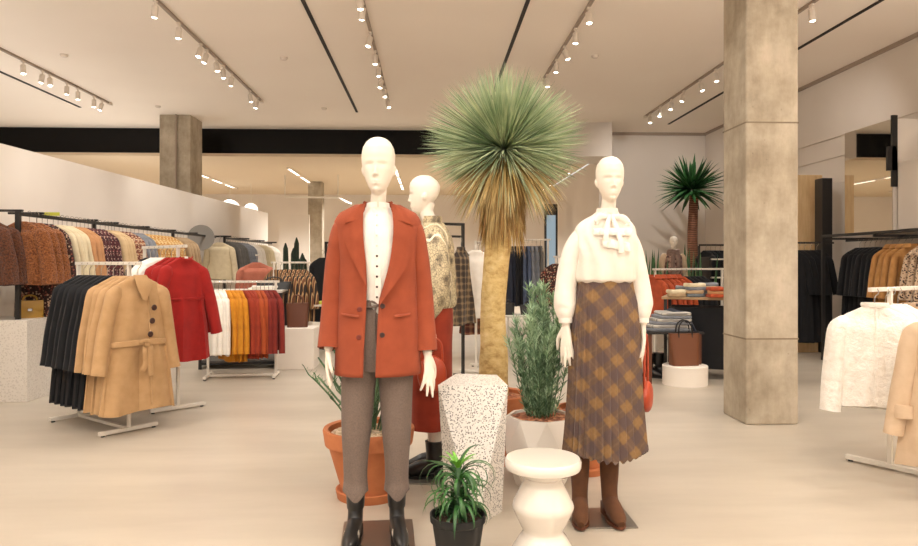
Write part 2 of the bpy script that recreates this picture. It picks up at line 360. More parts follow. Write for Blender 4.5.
def spot_parts(t, tilt, yaw):
    b = NB(); box(b, -.016, .016, -.03, .03, -.05, -.028); tube(b, [(0,0,-.05),(0,0,-.09)], .01, 8); obj('bracket', b, 'lamp_housing', t, False)
    b = NB()
    prof = [(.0,.0),(.028,.0),(.036,-.01),(.036,-.13),(.032,-.13),(.03,-.122),(0,-.122)]
    lathe(b, prof, 20, cap=False)
    h = obj('housing', b, 'lamp_housing', t); h.location = (0,0,-.085); h.rotation_euler = (tilt, 0, yaw)
    b = NB(); lathe(b, [(0,-.124),(.029,-.124),(.03,-.128),(.018,-.138),(0,-.141)], 20, cap=False); l = obj('lens', b, 'lamp_glow', h)
    return t
proto = None
for x, d, ys in TR:
    y1 = ys[-1]+.35
    track(x, -3.5, y1, 'ceiling lighting track ' + d)
    for i, y in enumerate(ys):
        lab = '%s spotlight from the near end of the ceiling track %s' % (ORD[i], d)
        tilt = rnd.uniform(-.35, .35); yaw = rnd.uniform(-3, 3)
        if proto is None:
            proto = thing('track_spotlight', lab, 'spotlight', (x, y, CZ), 0, 'spotlights on the ceiling track ' + d); spot_parts(proto, tilt, yaw); o = proto
        else:
            o = dup(proto, (x, y, CZ), 0, lab, 'spotlights on the ceiling track ' + d)
        for c in o.children:
            if c.name.startswith('housing'): c.rotation_euler = (tilt, 0, yaw)
# lower ceiling strips and spots
for i, (x, y0, y1, d) in enumerate([(-6.0, 18.3, 22.0, 'beyond the partition'), (-3.45, 17.2, 22.2, 'left of the jacket mannequin'), (-.85, 17.2, 22.3, 'beside the ear of the jacket mannequin')]):
    t = thing('linear_light', 'slim white light strip on the lower ceiling ' + d, 'ceiling light', (x, y0, LZ))
    b = NB(); box(b, -.04, .04, 0, y1-y0, -.03, 0); obj('housing', b, 'lamp_housing', t, False)
    b = NB(); n = 3; L = (y1-y0)/n
    for k_ in range(n): box(b, -.03, .03, k_*L+.1, (k_+1)*L-.35, -.036, -.03)
    obj('diffuser', b, 'strip_glow', t, False)
ys = [16.4, 17.6, 19.0, 20.0]
track(3.3, 15.8, 21, 'lighting track on the lower ceiling behind the blouse mannequin', LZ)
for i, y in enumerate(ys): dup(proto, (3.3, y, LZ), .3, '%s spotlight on the lower ceiling track behind the blouse mannequin' % ORD[i], 'spotlights on the lower ceiling track')
b = NB(); box(b, 2.86, 2.9, 15.9, 22, LZ-.012, LZ+.02); struct('trim_9', b, 'slot_black', 'black slot in the lower ceiling')
# pipe rail hanging far away
b = NB(); a1 = P(285, 18.5, 3.05); a2 = P(338, 18.5, 3.03); a3 = P(352, 15.7, 2.6)
tube(b, [a1, a2], .025, 8); tube(b, [a2, P(352, 17, 2.72)], .025, 8); tube(b, [a1, (a1.x, a1.y, LZ)], .012, 6); tube(b, [a2, (a2.x, a2.y, LZ)], .012, 6)
tag(obj('hanging_pipe', b, 'metal_white'), 'thin pipe hung below the lower ceiling near the slim column', 'pipe')
# pendant globes seen over the partition
for px, r, lab in ((230, .30, 'larger white globe pendant peeping over the partition'), (251, .2, 'smaller white globe pendant peeping over the partition')):
    c = P(px, 20.5, 2.85); t = thing('pendant_lamp', lab, 'pendant lamp', c, 0, 'globe pendants beyond the partition')
    b = NB(); bmesh.ops.create_uvsphere(b, u_segments=28, v_segments=18, radius=r); obj('globe', b, 'pendant_glow', t)
    b = NB(); tube(b, [(0,0,r-.01),(0,0,LZ-2.85)], .006, 6); obj('cord', b, 'metal_white', t)
# round mirror on partition and smoke detectors
b = NB(); R_ = .22
prof = [(0,0),(R_-.02,0),(R_,.01),(R_,.03),(0,.03)]
lathe(b, prof, 40, cap=False); bmesh.ops.rotate(b, verts=b.verts, matrix=Matrix.Rotation(radians(90), 3, 'X')); tag(obj('round_board', b, 'felt_grey', None, True, (-3.96,12.3,1.74), .3), 'round grey board above the rail after the yellow blouses', 'board')
for px, py, d in ((64, 56, 'near the left tracks'), (158, 107, 'above the column behind the partition'), (284, 59, 'left of the long black slot'), (595, 57, 'right of the yucca'), (324, 109, 'at the end of the long black slot')):
    Z = 2.88*F/(263-py); c = P(px, Z, CZ); b = NB(); lathe(b, [(0,-.035),(.035,-.035),(.05,-.02),(.055,0)], 24); tag(obj('smoke_detector', b, 'lamp_housing', None, True, c), 'small round ceiling detector ' + d, 'smoke detector')
# ------------------------------------------------------------------ right wall fittings
t = thing('wall_mirror', 'tall mirror with a black edge on the right wall above the black coats', 'mirror', (5.76, 8.5, 1.7))
b = NB(); box(b, 0, .01, 0, 1.0, 0, 1.40); obj('glass', b, 'mirror', t, False)
b = NB(); box(b, .011, .33, .0, 1.0, 0, 1.40); obj('backing', b, 'wall_white', t, False)
b = NB(); box(b, -.02, .05, -.03, 0, .55, 1.44); box(b, -.08, .05, -.03, 0, .75, 1.05); obj('frame', b, 'metal_black', t, False)
b = NB(); box(b, WR-.35, WR-.02, 6.0, 8.45, 1.72, 2.55); tag(obj('wall_panel', b, 'wall_white', None, False), 'white boxed panel above the leopard print clothes', 'panel')
b = NB(); box(b, 5.1, 5.93, 10.35, 10.41, .0, 2.63, bev=.004); tag(obj('timber_panel', b, 'wood_pale', None, False), 'pale timber panel behind the long black coats beside the concrete column', 'panel')
b = NB(); box(b, 5.67, 5.82, 9.9, 10.1, 0, 2.53, bev=.004); tag(obj('fin_panel', b, 'metal_black', None, False), 'tall black upright panel between the timber panel and mirror', 'panel')
b = NB(); box(b, 5.0, 5.64, 9.95, 10.34, 0, .22, bev=.006); tag(obj('low_platform', b, 'wood_pale', None, False), 'low pale timber platform under the long black coats', 'platform')
b = NB(); box(b, 5.83, WR-.005, 10.12, 10.2, 0, 2.5); struct('trim_10', b, 'wall_white', 'white return panel beside the black fin')
# ================================================================== GARMENTS
def garment_parts(kind='top', mat='wool_black', L=.7, ws=.2, wh=.24, d=.035, sl=.52, sr=.045, k=7, amp=.016, seed=1, n=32, m=16, nosleeve=False, so=.035, flare=0.0, collar=False):
    "list of (part name, mesh) for one hanging garment; origin on the rail, width along x, front towards -y"
    rr = random.Random(seed); ph = [rr.uniform(0, 6.28) for _ in range(4)]
    z0 = -.09; out = []
    b = NB(); rings = []
    tops = [(0.0,.05,.024),(-.008,.068,.028),(-.028,ws*.52,.028),(-.052,ws*.76,.026),(-.078,ws*.94,.024),(-.115,ws*1.0,d*.9)]
    zs = [(z0+z, w, dd, 0) for z, w, dd in tops]
    for i in range(1, m+1):
        t = i/m; z = z0-.115-(L-.115)*t
        w = ws*(1-.0)+ (wh-ws)*t**1.2 - .015*sin(pi*min(1,t*1.6)) ; zs.append((z, w, d*(1+flare*t), t))
    for z, w, dd, t in zs:
        ring = []
        for j in range(n):
            a = 2*pi*j/n; ca, sa = cos(a), sin(a)
            x = w*math.copysign(abs(ca)**.85, ca); y = dd*math.copysign(abs(sa)**.8, sa)
            f = amp*min(1, t*1.6+.08)*(sin(k*a+ph[0]+1.3*t)+.5*sin((k*2+1)*a+ph[1]-2*t))
            y += f*(.35+.65*abs(sa)); x += f*.35*ca
            zz = z + (.01*sin(3*a+ph[2]) if t > .98 else 0)
            ring.append((x, y, zz))
        rings.append(ring)
    loft(b, rings[::-1], True, True); out.append(('body', b, mat))
    if not nosleeve:
        for s in (-1, 1):
            b = NB(); sw = rr.uniform(-.01, .02)
            pts = crom([(s*(ws-.06), 0, z0-.085), (s*(ws-.028), 0, z0-.12), (s*(ws+.002), -.004, z0-.19), (s*(ws+so), -.008+sw, z0-.13-sl*.5), (s*(ws+so*1.9), -.02+sw, z0-.1-sl)], 5)
            mm = len(pts)
            rad = [(sr*min(1.05, .42+.11*i)*(1-.12*i/mm), min(sr*.8, max(d*1.05, .026))*min(1, .5+.12*i)) for i in range(mm)]
            tube(b, pts, rad, 14, ref=(1,0,0), fold=lambda t, a, p=ph[3]: 1+.07*sin(3*a+p+4*t)+.03*sin(18*t+2*a))
            out.append(('sleeve', b, mat))
    if collar:
        b = NB(); rings = []
        for i in range(13):
            a = -pi*.5+2*pi*i/12*.86+.45
            x, y = .07*cos(a), .036*sin(a)
            rings.append([(x, y, z0-.005), (x*1.12, y*1.25, z0+.028), (x*1.6, y*1.9, z0-.02), (x*1.5,y*1.7,z0-.028)])
        loft(b, rings, True, True); out.append(('collar', b, mat))
    return out
def hanger_bm(mat='metal_white'):
    b = NB()
    pts = [(0,0,-.075),(0,0,-.04),(.012,0,-.03)] + [(.016*cos(a)-.0, 0, .016*sin(a)-.012+.016) for a in [x*.35-.6 for x in range(11)]]
    pts = [(0,0,-.105),(0,0,-.05),(.004,0,-.032),(.018,0,-.018),(.02,0,-.002),(.012,0,.014),(0,0,.019),(-.013,0,.013),(-.019,0,0)]
    tube(b, crom(pts, 3), .0028, 6)
    tube(b, crom([(-.155,0,-.185),(-.08,0,-.135),(0,0,-.105),(.08,0,-.135),(.155,0,-.185)], 4), (.007), 8)
    return b
GCACHE = {}
def garment(name, label, cat, loc, rz, group=None, key=None, parts=None, hang='chrome', extra=None, lod=0, **kw):
    "hang a garment; the same key reuses the meshes"
    if key in GCACHE:
        o = dup(GCACHE[key], loc, rz, label, group); return o
    if lod:
        ps = garment_parts(**kw); big = NB()
        for nm, b, m in ps:
            me = bpy.data.meshes.new('tmp'); b.to_mesh(me); b.free(); big.from_mesh(me); bpy.data.meshes.remove(me)
        t = obj(name, big, kw.get('mat')); tag(t, label, cat, group); t.location = loc; t.rotation_euler = (0,0,rz)
        h = obj('hanger', hanger_bm(), hang, t)
    else:
        t = thing(name, label, cat, loc, rz, group)
        for nm, b, m in garment_parts(**kw): obj(nm, b, m, t)
        obj('hanger', hanger_bm(), hang, t)
    if extra: extra(t)
    if key: GCACHE[key] = t
    return t
# floor rack -----------------------------------------------------------------
def floor_rack(label, p0, p1, h, mat='metal_white', foot=.42, group='white floor racks', over=.04, near=None, second=False, footmat=None):
    p0 = Vector((p0[0], p0[1], 0)); p1 = Vector((p1[0], p1[1], 0)); d = (p1-p0); L = d.length; rz = atan2(d.y, d.x)
    t = thing('floor_rack', label, 'clothes rack', p0, rz, group)
    w = .026
    b = NB(); box(b, -(near or over), L+over, -.013, .013, h-.026, h, bev=.003); obj('rail', b, mat, t, False)
    for x in (0, L):
        b = NB(); box(b, x-.013, x+.013, -.013, .013, .04, h-.026, bev=.003); obj('post', b, mat, t, False)
        b = NB(); box(b, x-.018, x+.018, -foot/2, foot/2, .012, .042, bev=.004); f = obj('foot', b, mat, t, False)
        for s in (-1, 1):
            c = NB(); lathe(c, [(.014,0),(.016,.004),(.012,.014)], 12, c=(x, s*(foot/2-.03), 0)); obj('foot_pad', c, 'rubber_black', f)
    b = NB(); box(b, 0, L, -.015, .015, .014, .04, bev=.003); obj('base_beam', b, mat, t, False)
    return t, p0, d.normalized(), rz
def along(p0, dirn, s, z): 
    return (p0.x+dirn.x*s, p0.y+dirn.y*s, z)
rnd = random.Random(11)
def hang_row(rack, h, items, s0, step, where, backfrom='near', gz=-.02, flip=0, group=None, lod=0, jig=.08):
    "items: list of (desc, name, cat, key, kwargs, count)"
    t, p0, dn, rz = rack; s = s0
    for desc, name, cat, key, kw, cnt in items:
        for i in range(cnt):
            lab = ('%s %s %s' % (ORD[i], desc, where)) if cnt > 1 else ('single %s %s' % (desc, where.split(', counting')[0]))
            kk = dict(kw); kk['seed'] = rnd.randint(0, 999); v = rnd.randint(0, 1)
            garment(name, lab, cat, along(p0, dn, s, h+gz), rz-pi/2+flip+rnd.uniform(-jig, jig), group or ('%s %s' % (desc, where.split(',')[0])), (key, v, lod) if cnt > 1 else None, lod=lod, **kk)
            s += step*rnd.uniform(.9, 1.1)
    return s
# ---- rack A: black and tan coats.  direction from far end to near end so that fronts face the camera
a_near = G(129, 432); a_far = a_near + (RT*-.8+FW*.6)*.82
rkA = floor_rack('white floor rack holding black coats and tan coats', (a_near.x, a_near.y), (a_far.x, a_far.y), 1.31, foot=.46, near=.17)
t, p0, dn, rz = rkA; LA = (a_far-a_near).length
coat = dict(L=1.02, ws=.2, wh=.27, d=.034, sl=.62, sr=.058, k=6, amp=.014, so=.05)
def tan_extra(t):
    # double front with buttons, lapel, tie belt
    b = NB(); rings = []
    for i in range(14):
        u = i/13; z = -.13-u*.93; x0 = .05+.02*u; 
        rings.append([(x0+.0, -.052-.012*u, z), (x0+.004, -.060-.014*u, z), (x0+.012, -.052-.012*u, z)])
    loft(b, rings, True, True); obj('front_edge', b, 'wool_tan', t)
    b = NB()
    pts_o = [(-.05,-.05,-.09),(.02,-.075,-.16),(.085,-.07,-.25),(.07,-.06,-.30)]
    for (a_, b_) in (((-.06,-.045,-.085),(.0,-.07,-.30)),):
        r0 = crom([(-.055,-.04,-.08),(-.045,-.072,-.16),(.0,-.078,-.27)], 5); r1 = crom([(.045,-.04,-.08),(.075,-.064,-.16),(.03,-.074,-.275)], 5)
        rr0 = [Vector(p) for p in r0]; rr1 = [Vector(p) for p in r1]
        loft(b, [[p, p.lerp(q,.5)+Vector((0,-.008,0)), q, q+Vector((0,.006,0)), p+Vector((0,.006,0))] for p, q in zip(rr0, rr1)], True, True)
    obj('lapel', b, 'wool_tan', t)
    for i, (x, z) in enumerate([(.115,-.33),(.1,-.43),(.085,-.53)]):
        b = NB(); lathe(b, [(0,0),(.02,0),(.023,.004),(.018,.009),(0,.007)], 18, cap=False); bmesh.ops.rotate(b, verts=b.verts, matrix=Matrix.Rotation(radians(90), 3, 'X')); obj('button', b, 'button_dark', t, loc=(x-.02, -.06, z))
    # belt
    b = NB(); rings = []
    for i in range(25):
        a = 2*pi*i/24; w = .215; y = .066
        c = Vector((w*cos(a), y*math.copysign(abs(sin(a))**.7, sin(a)), -.60-.012*sin(a)))
        n_ = Vector((cos(a), sin(a)*1.2, 0)).normalized()
        rings.append([c+Vector((0,0,.022)), c+n_*.006+Vector((0,0,.018)), c+n_*.006-Vector((0,0,.018)), c-Vector((0,0,.022))])
    loft(b, rings, False, False, closed=True)
    tube(b, crom([(0.02,-.07,-.6),(.05,-.095,-.63),(.045,-.09,-.72),(.06,-.088,-.84)], 5), (.022), 8, flat=(1,.25), ref=(1,0,0))
    tube(b, crom([(0.02,-.07,-.6),(.0,-.1,-.66),(.01,-.09,-.74),(-.01,-.088,-.80)], 5), (.02), 8, flat=(1,.25), ref=(1,0,0))
    tube(b, crom([(0.0,-.07,-.6),(-.03,-.105,-.585),(.0,-.11,-.57),(.05,-.1,-.59),(.02,-.08,-.605)], 4), (.016), 8, flat=(1,.5))
    tube(b, [(.0,-.085,-.6),(.04,-.09,-.6)], .022, 10)
    obj('tie_belt', b, 'wool_tan', t)
garment('coat', 'tan belted coat with dark buttons at the open end of the rack', 'coat', along(p0, dn, -.13, 1.29), rz-pi/2+.0, 'tan coats on the white rack', None, extra=tan_extra, mat='wool_tan', seed=5, **dict(coat, d=.045, wh=.3, amp=.02))
hang_row(rkA, 1.31, [('tan coat', 'coat', 'coat', 'tanc', dict(mat='wool_tan', **coat), 3)], -.03, .08, 'on the white rack, counting back from the belted coat', group='tan coats on the white rack')
hang_row(rkA, 1.31, [('long black coat', 'coat', 'coat', 'blkc', dict(mat='wool_black', **coat), 6)], .24, .095, 'on the white rack, counting back from the tan coats', group='black coats on the white rack')
# ---- rack B: red dresses
b_near = G(178, 410); b_far = b_near + (RT*-.72+FW*.69)*.72
rkB = floor_rack('white floor rack carrying the red dresses', (b_near.x, b_near.y), (b_far.x, b_far.y), 1.46, foot=.5, near=.16)
dress = dict(L=.90, ws=.19, wh=.25, d=.045, sl=.58, sr=.058, k=6, amp=.024, so=.06)
def red_extra(t):
    b = NB(); tube(b, crom([(-.06,-.03,-.085),(-.04,-.045,-.105),(0,-.05,-.112),(.04,-.045,-.105),(.06,-.03,-.085)], 4), .006, 8); obj('neckline', b, 'cloth_red', t)
    b = NB(); box(b, -.016, .016, -.0345, -.033, -.1, -.083); obj('neck_label', b, 'paper_white', t, False)
    b = NB()
    rings = []
    for i in range(19):
        x = -.19+.38*i/18; y = -.052*(1-(x/.21)**2)**.5-.001
        rings.append([(x, y, -.44), (x, y-.006, -.445), (x, y-.004, -.46), (x, y+.004, -.465)])
    loft(b, rings, True, True); obj('waist_seam', b, 'cloth_red', t)
t, p0, dn, rz = rkB
garment('dress', 'bright red long sleeved dress hung frontmost on its rack', 'dress', along(p0, dn, -.12, 1.44), rz-pi/2+.12, 'red dresses on the white rack', None, extra=red_extra, mat='cloth_red', seed=3, **dress)
hang_row(rkB, 1.46, [('red dress', 'dress', 'dress', 'redd', dict(mat='cloth_red', **dress), 2)], .0, .12, 'on the white rack, counting back from the frontmost dress', group='red dresses on the white rack')
hang_row(rkB, 1.46, [('white long top', 'blouse', 'blouse', 'wtb', dict(mat='cloth_white', L=.8, ws=.22, wh=.25, sl=.55), 3)], .26, .1, 'on the rack of red dresses, counting back from the dresses', group='white tops behind the red dresses')
hang_row(rkB, 1.46, [('black top', 'blouse', 'blouse', 'bkb', dict(mat='wool_black', L=.95, ws=.2, wh=.23, sl=.55), 1)], .58, .1, 'hung at the far end of the rack of red dresses')
# ---- rack C: knit tops white/mustard/rust
c0 = G(208, 378); c1 = c0 + RT*.74 + FW*.10
rkC = floor_rack('low white floor rack of mustard and rust knitwear', (c0.x, c0.y), (c1.x, c1.y), 1.1, foot=.4)
top = dict(L=.72, ws=.19, wh=.2, d=.03, sl=.6, sr=.04, k=5, amp=.012)
W1 = 'on the low white knitwear rack, counting towards the black table frame'
hang_row(rkC, 1.1, [('white long tunic', 'tunic', 'tunic', 'twh', dict(mat='cloth_white', **top), 4), ('mustard tunic', 'tunic', 'tunic', 'tmu', dict(mat='cloth_mustard', **dict(top, L=.79)), 4),
   ('rust brown tunic', 'tunic', 'tunic', 'tdr', dict(mat='cloth_rust', **dict(top, L=.76)), 3), ('orange brown tunic', 'tunic', 'tunic', 'tor', dict(mat='cloth_orange', **dict(top, L=.75)), 2), ('dark red tunic', 'tunic', 'tunic', 'trr', dict(mat='cloth_dark_red', **dict(top, L=.66)), 3)], .02, .047, W1, flip=.55)
# ---- black metal frame table behind rack C
q = P(245, 8.95); t = thing('frame_table', 'black metal frame table behind the knitwear rack', 'table', q, radians(6))
b = NB(); box(b, -.5, .5, -.35, .35, .93, .96, bev=.004); obj('tabletop', b, 'top_white', t, False)
for x in (-.48, .48):
    for y in (-.33, .33):
        b = NB(); box(b, x-.018, x+.018, y-.018, y+.018, 0, .93); obj('leg', b, 'metal_black', t, False)
b = NB()
for y in (-.33, .33): box(b, -.48, .48, y-.015, y+.015, .05, .08); box(b, -.48, .48, y-.015, y+.015, .9, .93)
for x in (-.48, .48): box(b, x-.015, x+.015, -.33, .33, .05, .08); box(b, x-.015, x+.015, -.33, .33, .9, .93)
obj('frame', b, 'metal_black', t, False)
b = NB(); box(b, -.47, .47, -.32, .32, .08, .1); obj('shelf', b, 'cloth_grey', t, False)
def bag(name, label, loc, rz, w, h, d, mat, handle=.12, shape='tote', group=None, hmat=None, buckle=False):
    t = thing(name, label, 'bag', loc, rz, group)
    b = NB(); rings = []
    for i in range(9):
        u = i/8; k = 1+ (.12*u if shape == 'tote' else -.08*u); dd = d*(1-.55*u) if shape != 'box' else d*(1-.2*u)
        r = []
        for j in range(28):
            a = 2*pi*j/28; ca, sa = cos(a), sin(a)
            r.append((w/2*k*math.copysign(abs(ca)**.35, ca), dd/2*math.copysign(abs(sa)**.5, sa), h*u))
        rings.append(r)
    loft(b, rings, True, True); obj('bag_body', b, mat, t)
    if handle:
        for s in (-1, 1):
            b = NB(); y = s*d*.2
            tube(b, crom([(-w*.25, y*1.1, h*.86), (-w*.22, y, h+handle*.6), (0, y*.8, h+handle), (w*.22, y, h+handle*.6), (w*.25, y*1.1, h*.86)], 6), .008, 8); obj('handle', b, hmat or mat, t)
    if buckle:
        b = NB(); rings = []
        for i in range(9):
            u = i/8; z = h-.0-u*h*.55; y = -d/2*(1-.2*(1-u))-.006-.004*sin(pi*u)
            rings.append([(-w*.49, y, z), (w*.49, y, z), (w*.49, y+.01, z), (-w*.49, y+.01, z)])
        loft(b, rings, True, True); f = obj('flap', b, mat, t, False)
        b = NB(); box(b, -.02, .02, -d/2-.022, -d/2-.004, h*.4, h*.55, bev=.003); obj('clasp', b, 'chrome', t, False)
    return t
bag('handbag', 'slouchy black handbag lying on the black frame table', P(274, 9.0, .96), .3, .4, .1, .16, 'leather_black', .06)
for i in range(2):
    b = NB(); box(b, -.16, .16, -.12, .12, 0, .025, bev=.008); o = obj('folded_garment', b, 'cloth_white', None, True, P(262+i*3, 8.95, .96+i*.026), .1+.1*i); tag(o, ['bottom', 'upper'][i] + ' folded white top on the black frame table', 'folded clothing', 'folded white tops on the black frame table')
# ---- pink jumper on its T stand
q = P(259, 9.9); t = thing('display_stand', 'slim white stand holding up the pink jumper', 'stand', q)
b = NB(); box(b, -.012, .012, -.012, .012, 0, 1.42); box(b, -.012, .012, -.16, .012, 1.40, 1.42); obj('post', b, 'metal_white', t, False)
b = NB(); lathe(b, [(.16,0),(.16,.01),(.02,.015)], 28); obj('base', b, 'metal_white', t)
g = garment('jumper', 'dusty pink knitted jumper hung facing out behind the knitwear rack', 'jumper', (q.x, q.y-.15, 1.42), .05, None, None, mat='cloth_pink', L=.5, ws=.21, wh=.2, d=.07, sl=.42, sr=.065, k=4, amp=.012, so=.01, collar=False)
g.location.z = 1.40
# ---- rack D: gold striped garments, white plinth with brown tote
d0 = P(274, 9.6); d1 = P(308, 9.9)
rkD = floor_rack('small white rack of gold striped dresses behind the brown tote', (d0.x, d0.y), (d1.x, d1.y), 1.32, foot=.36)
hang_row(rkD, 1.32, [('gold and brown striped dress', 'dress', 'dress', 'strd', dict(mat='stripe_gold', L=.72, ws=.17, wh=.19, sl=.45), 7)], .02, .068, 'on the small white rack, counting towards the brown tote', flip=.4)
q = P(297.5, 8.75)
b = NB(); box(b, -.235, .235, -.22, .22, 0, .5, bev=.005); tag(obj('plinth', b, 'plaster_white', None, False, q), 'white box plinth under the brown tote bag', 'plinth')
bag('tote_bag', 'dark brown tote bag on the white box plinth', (q.x, q.y, .5), .1, .25, .3, .15, 'leather_brown', .1)
# ================================================================== LEFT WALL RAIL
Xr = -3.9
ys = [6.8, 7.16, 8.3, 8.84, 9.8, 10.8, 11.8, 12.9]
dsc = ['holding the teddy jackets', 'holding the cream blouses', 'holding the burgundy florals', 'beside the beige tops', 'holding the yellow blouses', 'at the end of the yellow blouses', 'beyond the yellow blouses']
for i in range(7):
    y0, y1 = ys[i], ys[i+1]; t = thing('wall_rack', 'black wall-hung clothes rail section ' + dsc[i], 'clothes rack', (Xr, y0, 0), 0, 'black rail sections along the partition')
    zt = 1.785
    b = NB(); box(b, -.016, .016, 0, y1-y0, zt-.035, zt, bev=.003); obj('hanging_rail', b, 'metal_black', t, False)
    b = NB(); box(b, -.30, .045, -.016, .016, zt-.0, zt+.022, bev=.003); obj('bracket_arm', b, 'metal_black', t, False)
    if i in (0, 2, 5):
        b = NB(); zb = .765 if i == 0 else 0.0
        box(b, -.02, .02, -.02, .02, zb, zt, bev=.003); obj('post', b, 'metal_black', t, False)
b = NB(); box(b, -.08, .08, -.006, .006, 0, .035); tag(obj('rail_sign', b, 'paint_yellow', None, False, (-3.88, 7.35, 1.785)), 'small yellow green clip sign on the black rail', 'sign')
short = dict(L=.6, ws=.2, wh=.22, d=.03, sl=.5, sr=.045, k=6, amp=.014)
def wall_row(y, step, items, where, rk=None, X=Xr, h=1.775, lod=1, flip=0.0, side=1):
    rack = (None, Vector((X, y, 0)), Vector((0, 1, 0)), pi/2)
    return hang_row(rack, h, items, 0, step, where, gz=.012, lod=lod, flip=flip)
teddy = dict(L=.6, ws=.21, wh=.25, d=.065, sl=.5, sr=.078, k=4, amp=.012, m=14, so=.035)
NE = 'on the black wall rail, counting back from the camera'
wall_row(6.62, .16, [('dark brown teddy jacket', 'jacket', 'jacket', 'tedb', dict(mat='teddy_brown', **teddy), 2)], 'by the black end post, counting back from the camera', lod=0, X=-4.14)
wall_row(6.86, .13, [('orange teddy jacket', 'jacket', 'jacket', 'tedo', dict(mat='teddy_orange', **teddy), 3)], NE, lod=0)
fd = dict(L=.95, ws=.19, wh=.22, d=.03, sl=.5, sr=.045, k=7, amp=.014)
wall_row(7.12, .09, [('dark floral dress', 'dress', 'dress', 'fld', dict(mat='floral_dark', **fd), 3)], NE, lod=0)
wall_row(7.42, .09, [('cream blouse', 'blouse', 'blouse', 'crb', dict(mat='cloth_cream', **short), 4)], NE)
wall_row(7.80, .09, [('peach tan top', 'blouse', 'blouse', 'pch', dict(mat='cloth_peach', **short), 3)], NE)
wall_row(8.08, .09, [('burgundy floral dress', 'dress', 'dress', 'bfl', dict(mat='floral_burgundy', **fd), 5)], NE)
wall_row(8.58, .09, [('beige top', 'blouse', 'blouse', 'bgt', dict(mat='cloth_beige', **short), 4)], NE)
wall_row(8.96, .10, [('rust print blouse', 'blouse', 'blouse', 'rpb', dict(mat='print_rust', **short), 3)], NE)
wall_row(9.3, .12, [('pale blue shirt', 'shirt', 'shirt', 'pbs', dict(mat='denim_light', **short), 3)], NE)
wall_row(9.7, .13, [('yellow print blouse', 'blouse', 'blouse', 'ypb', dict(mat='print_yellow', **short), 8)], NE)
wall_row(10.85, .14, [('sand coloured blouse', 'blouse', 'blouse', 'snd', dict(mat='cloth_sand', **short), 4)], NE)
# the farther black rail
rr = P(228, 13.4); rr2 = P(272, 16.6)
t = thing('wall_rack', 'black clothes rail farthest along the partition, holding pale jackets', 'clothes rack', (-3.74, 12.9, 0), 0, 'black rail sections along the partition')
b = NB(); box(b, -.014, .014, 0, 3.8, 1.74, 1.77); obj('hanging_rail', b, 'metal_black', t, False)
for y in (0.02, 1.3, 2.6, 3.8):
    b = NB(); box(b, -.3, .12, y-.018, y+.018, 1.77, 1.80); obj('bracket_arm', b, 'metal_black', t, False)
b = NB(); box(b, -.02, .02, 0, .04, 0, 1.77); obj('post', b, 'metal_black', t, False)
garment('jacket', 'cream zip jacket hung facing out from the farther black rail', 'jacket', (-3.76, 12.7, 1.76), .1, None, None, mat='cloth_cream', L=.66, ws=.21, wh=.22, d=.07, sl=.6, sr=.06, k=4, amp=.014, seed=9)
WF = 'on the farther black rail, counting back from the cream zip jacket'
wall_row(13.1, .17, [('slate grey top', 'blouse', 'blouse', 'sgt', dict(mat='cloth_grey', **short), 4), ('denim blue shirt', 'shirt', 'shirt', 'dbs', dict(mat='denim_light', **short), 4), ('white shirt', 'shirt', 'shirt', 'whs', dict(mat='cloth_white', **short), 4), ('cream top', 'blouse', 'blouse', 'cmt', dict(mat='cloth_cream', **short), 5), ('soft white top', 'blouse', 'blouse', 'swt', dict(mat='cloth_white', **short), 4)], WF, X=-3.74)
# left plinth + handbag
b = NB(); box(b, -4.36, -3.76, 6.70, 7.25, 0, .765, bev=.004); tag(obj('plinth', b, 'terrazzo_fine', None, False), 'speckled white block plinth under the mustard handbag', 'plinth')
bag('handbag', 'mustard handbag on the speckled white plinth', (-3.90, 7.0, .766), .5, .23, .17, .09, 'leather_mustard', .05, 'box', buckle=True)
# edge garment far left
rk = floor_rack('white rack mostly cut off at the photo edge holding a mauve coat', (-3.80, 5.40), (-4.40, 5.72), 1.2, near=.2)
garment('coat', 'mauve brown coat hem entering at the photo edge beside the plinth', 'coat', (-3.66, 5.325, 1.18), 1.08, None, None, mat='cloth_mauve', L=.95, ws=.2, wh=.27, d=.05, sl=.55)
# cactus plants at the far end
def cactus(px, Z, h, n, label, seed):
    r = random.Random(seed); q = P(px, Z); t = thing('potted_cactus', label, 'cactus', q, 0, 'dark column cacti before the white panel')
    b = NB(); lathe(b, [(.12,0),(.16,.35),(.14,.35),(.13,.33),(0,.33)], 24, cap=False); obj('pot', b, 'plaster_white', t)
    b = NB()
    for i in range(n):
        x, y = r.uniform(-.09,.09), r.uniform(-.07,.07); hh = h*r.uniform(.6, 1) if i else h
        tube(b, [(x,y,.3),(x*1.2,y,.3+hh*.5),(x*1.3,y,hh*.93),(x*1.3,y,hh)], [.05,.055,.045,.01], 12, fold=lambda t_, a: 1+.15*cos(6*a))
    obj('stems', b, 'cactus', t); return t
cactus(291, 15, 1.85, 3, 'tallest dark column cactus before the white panel', 2)
cactus(299, 14.6, 1.72, 4, 'middle dark column cactus before the white panel', 3)
cactus(306, 14.2, 1.5, 3, 'shortest dark column cactus nearest the slim concrete column', 4)
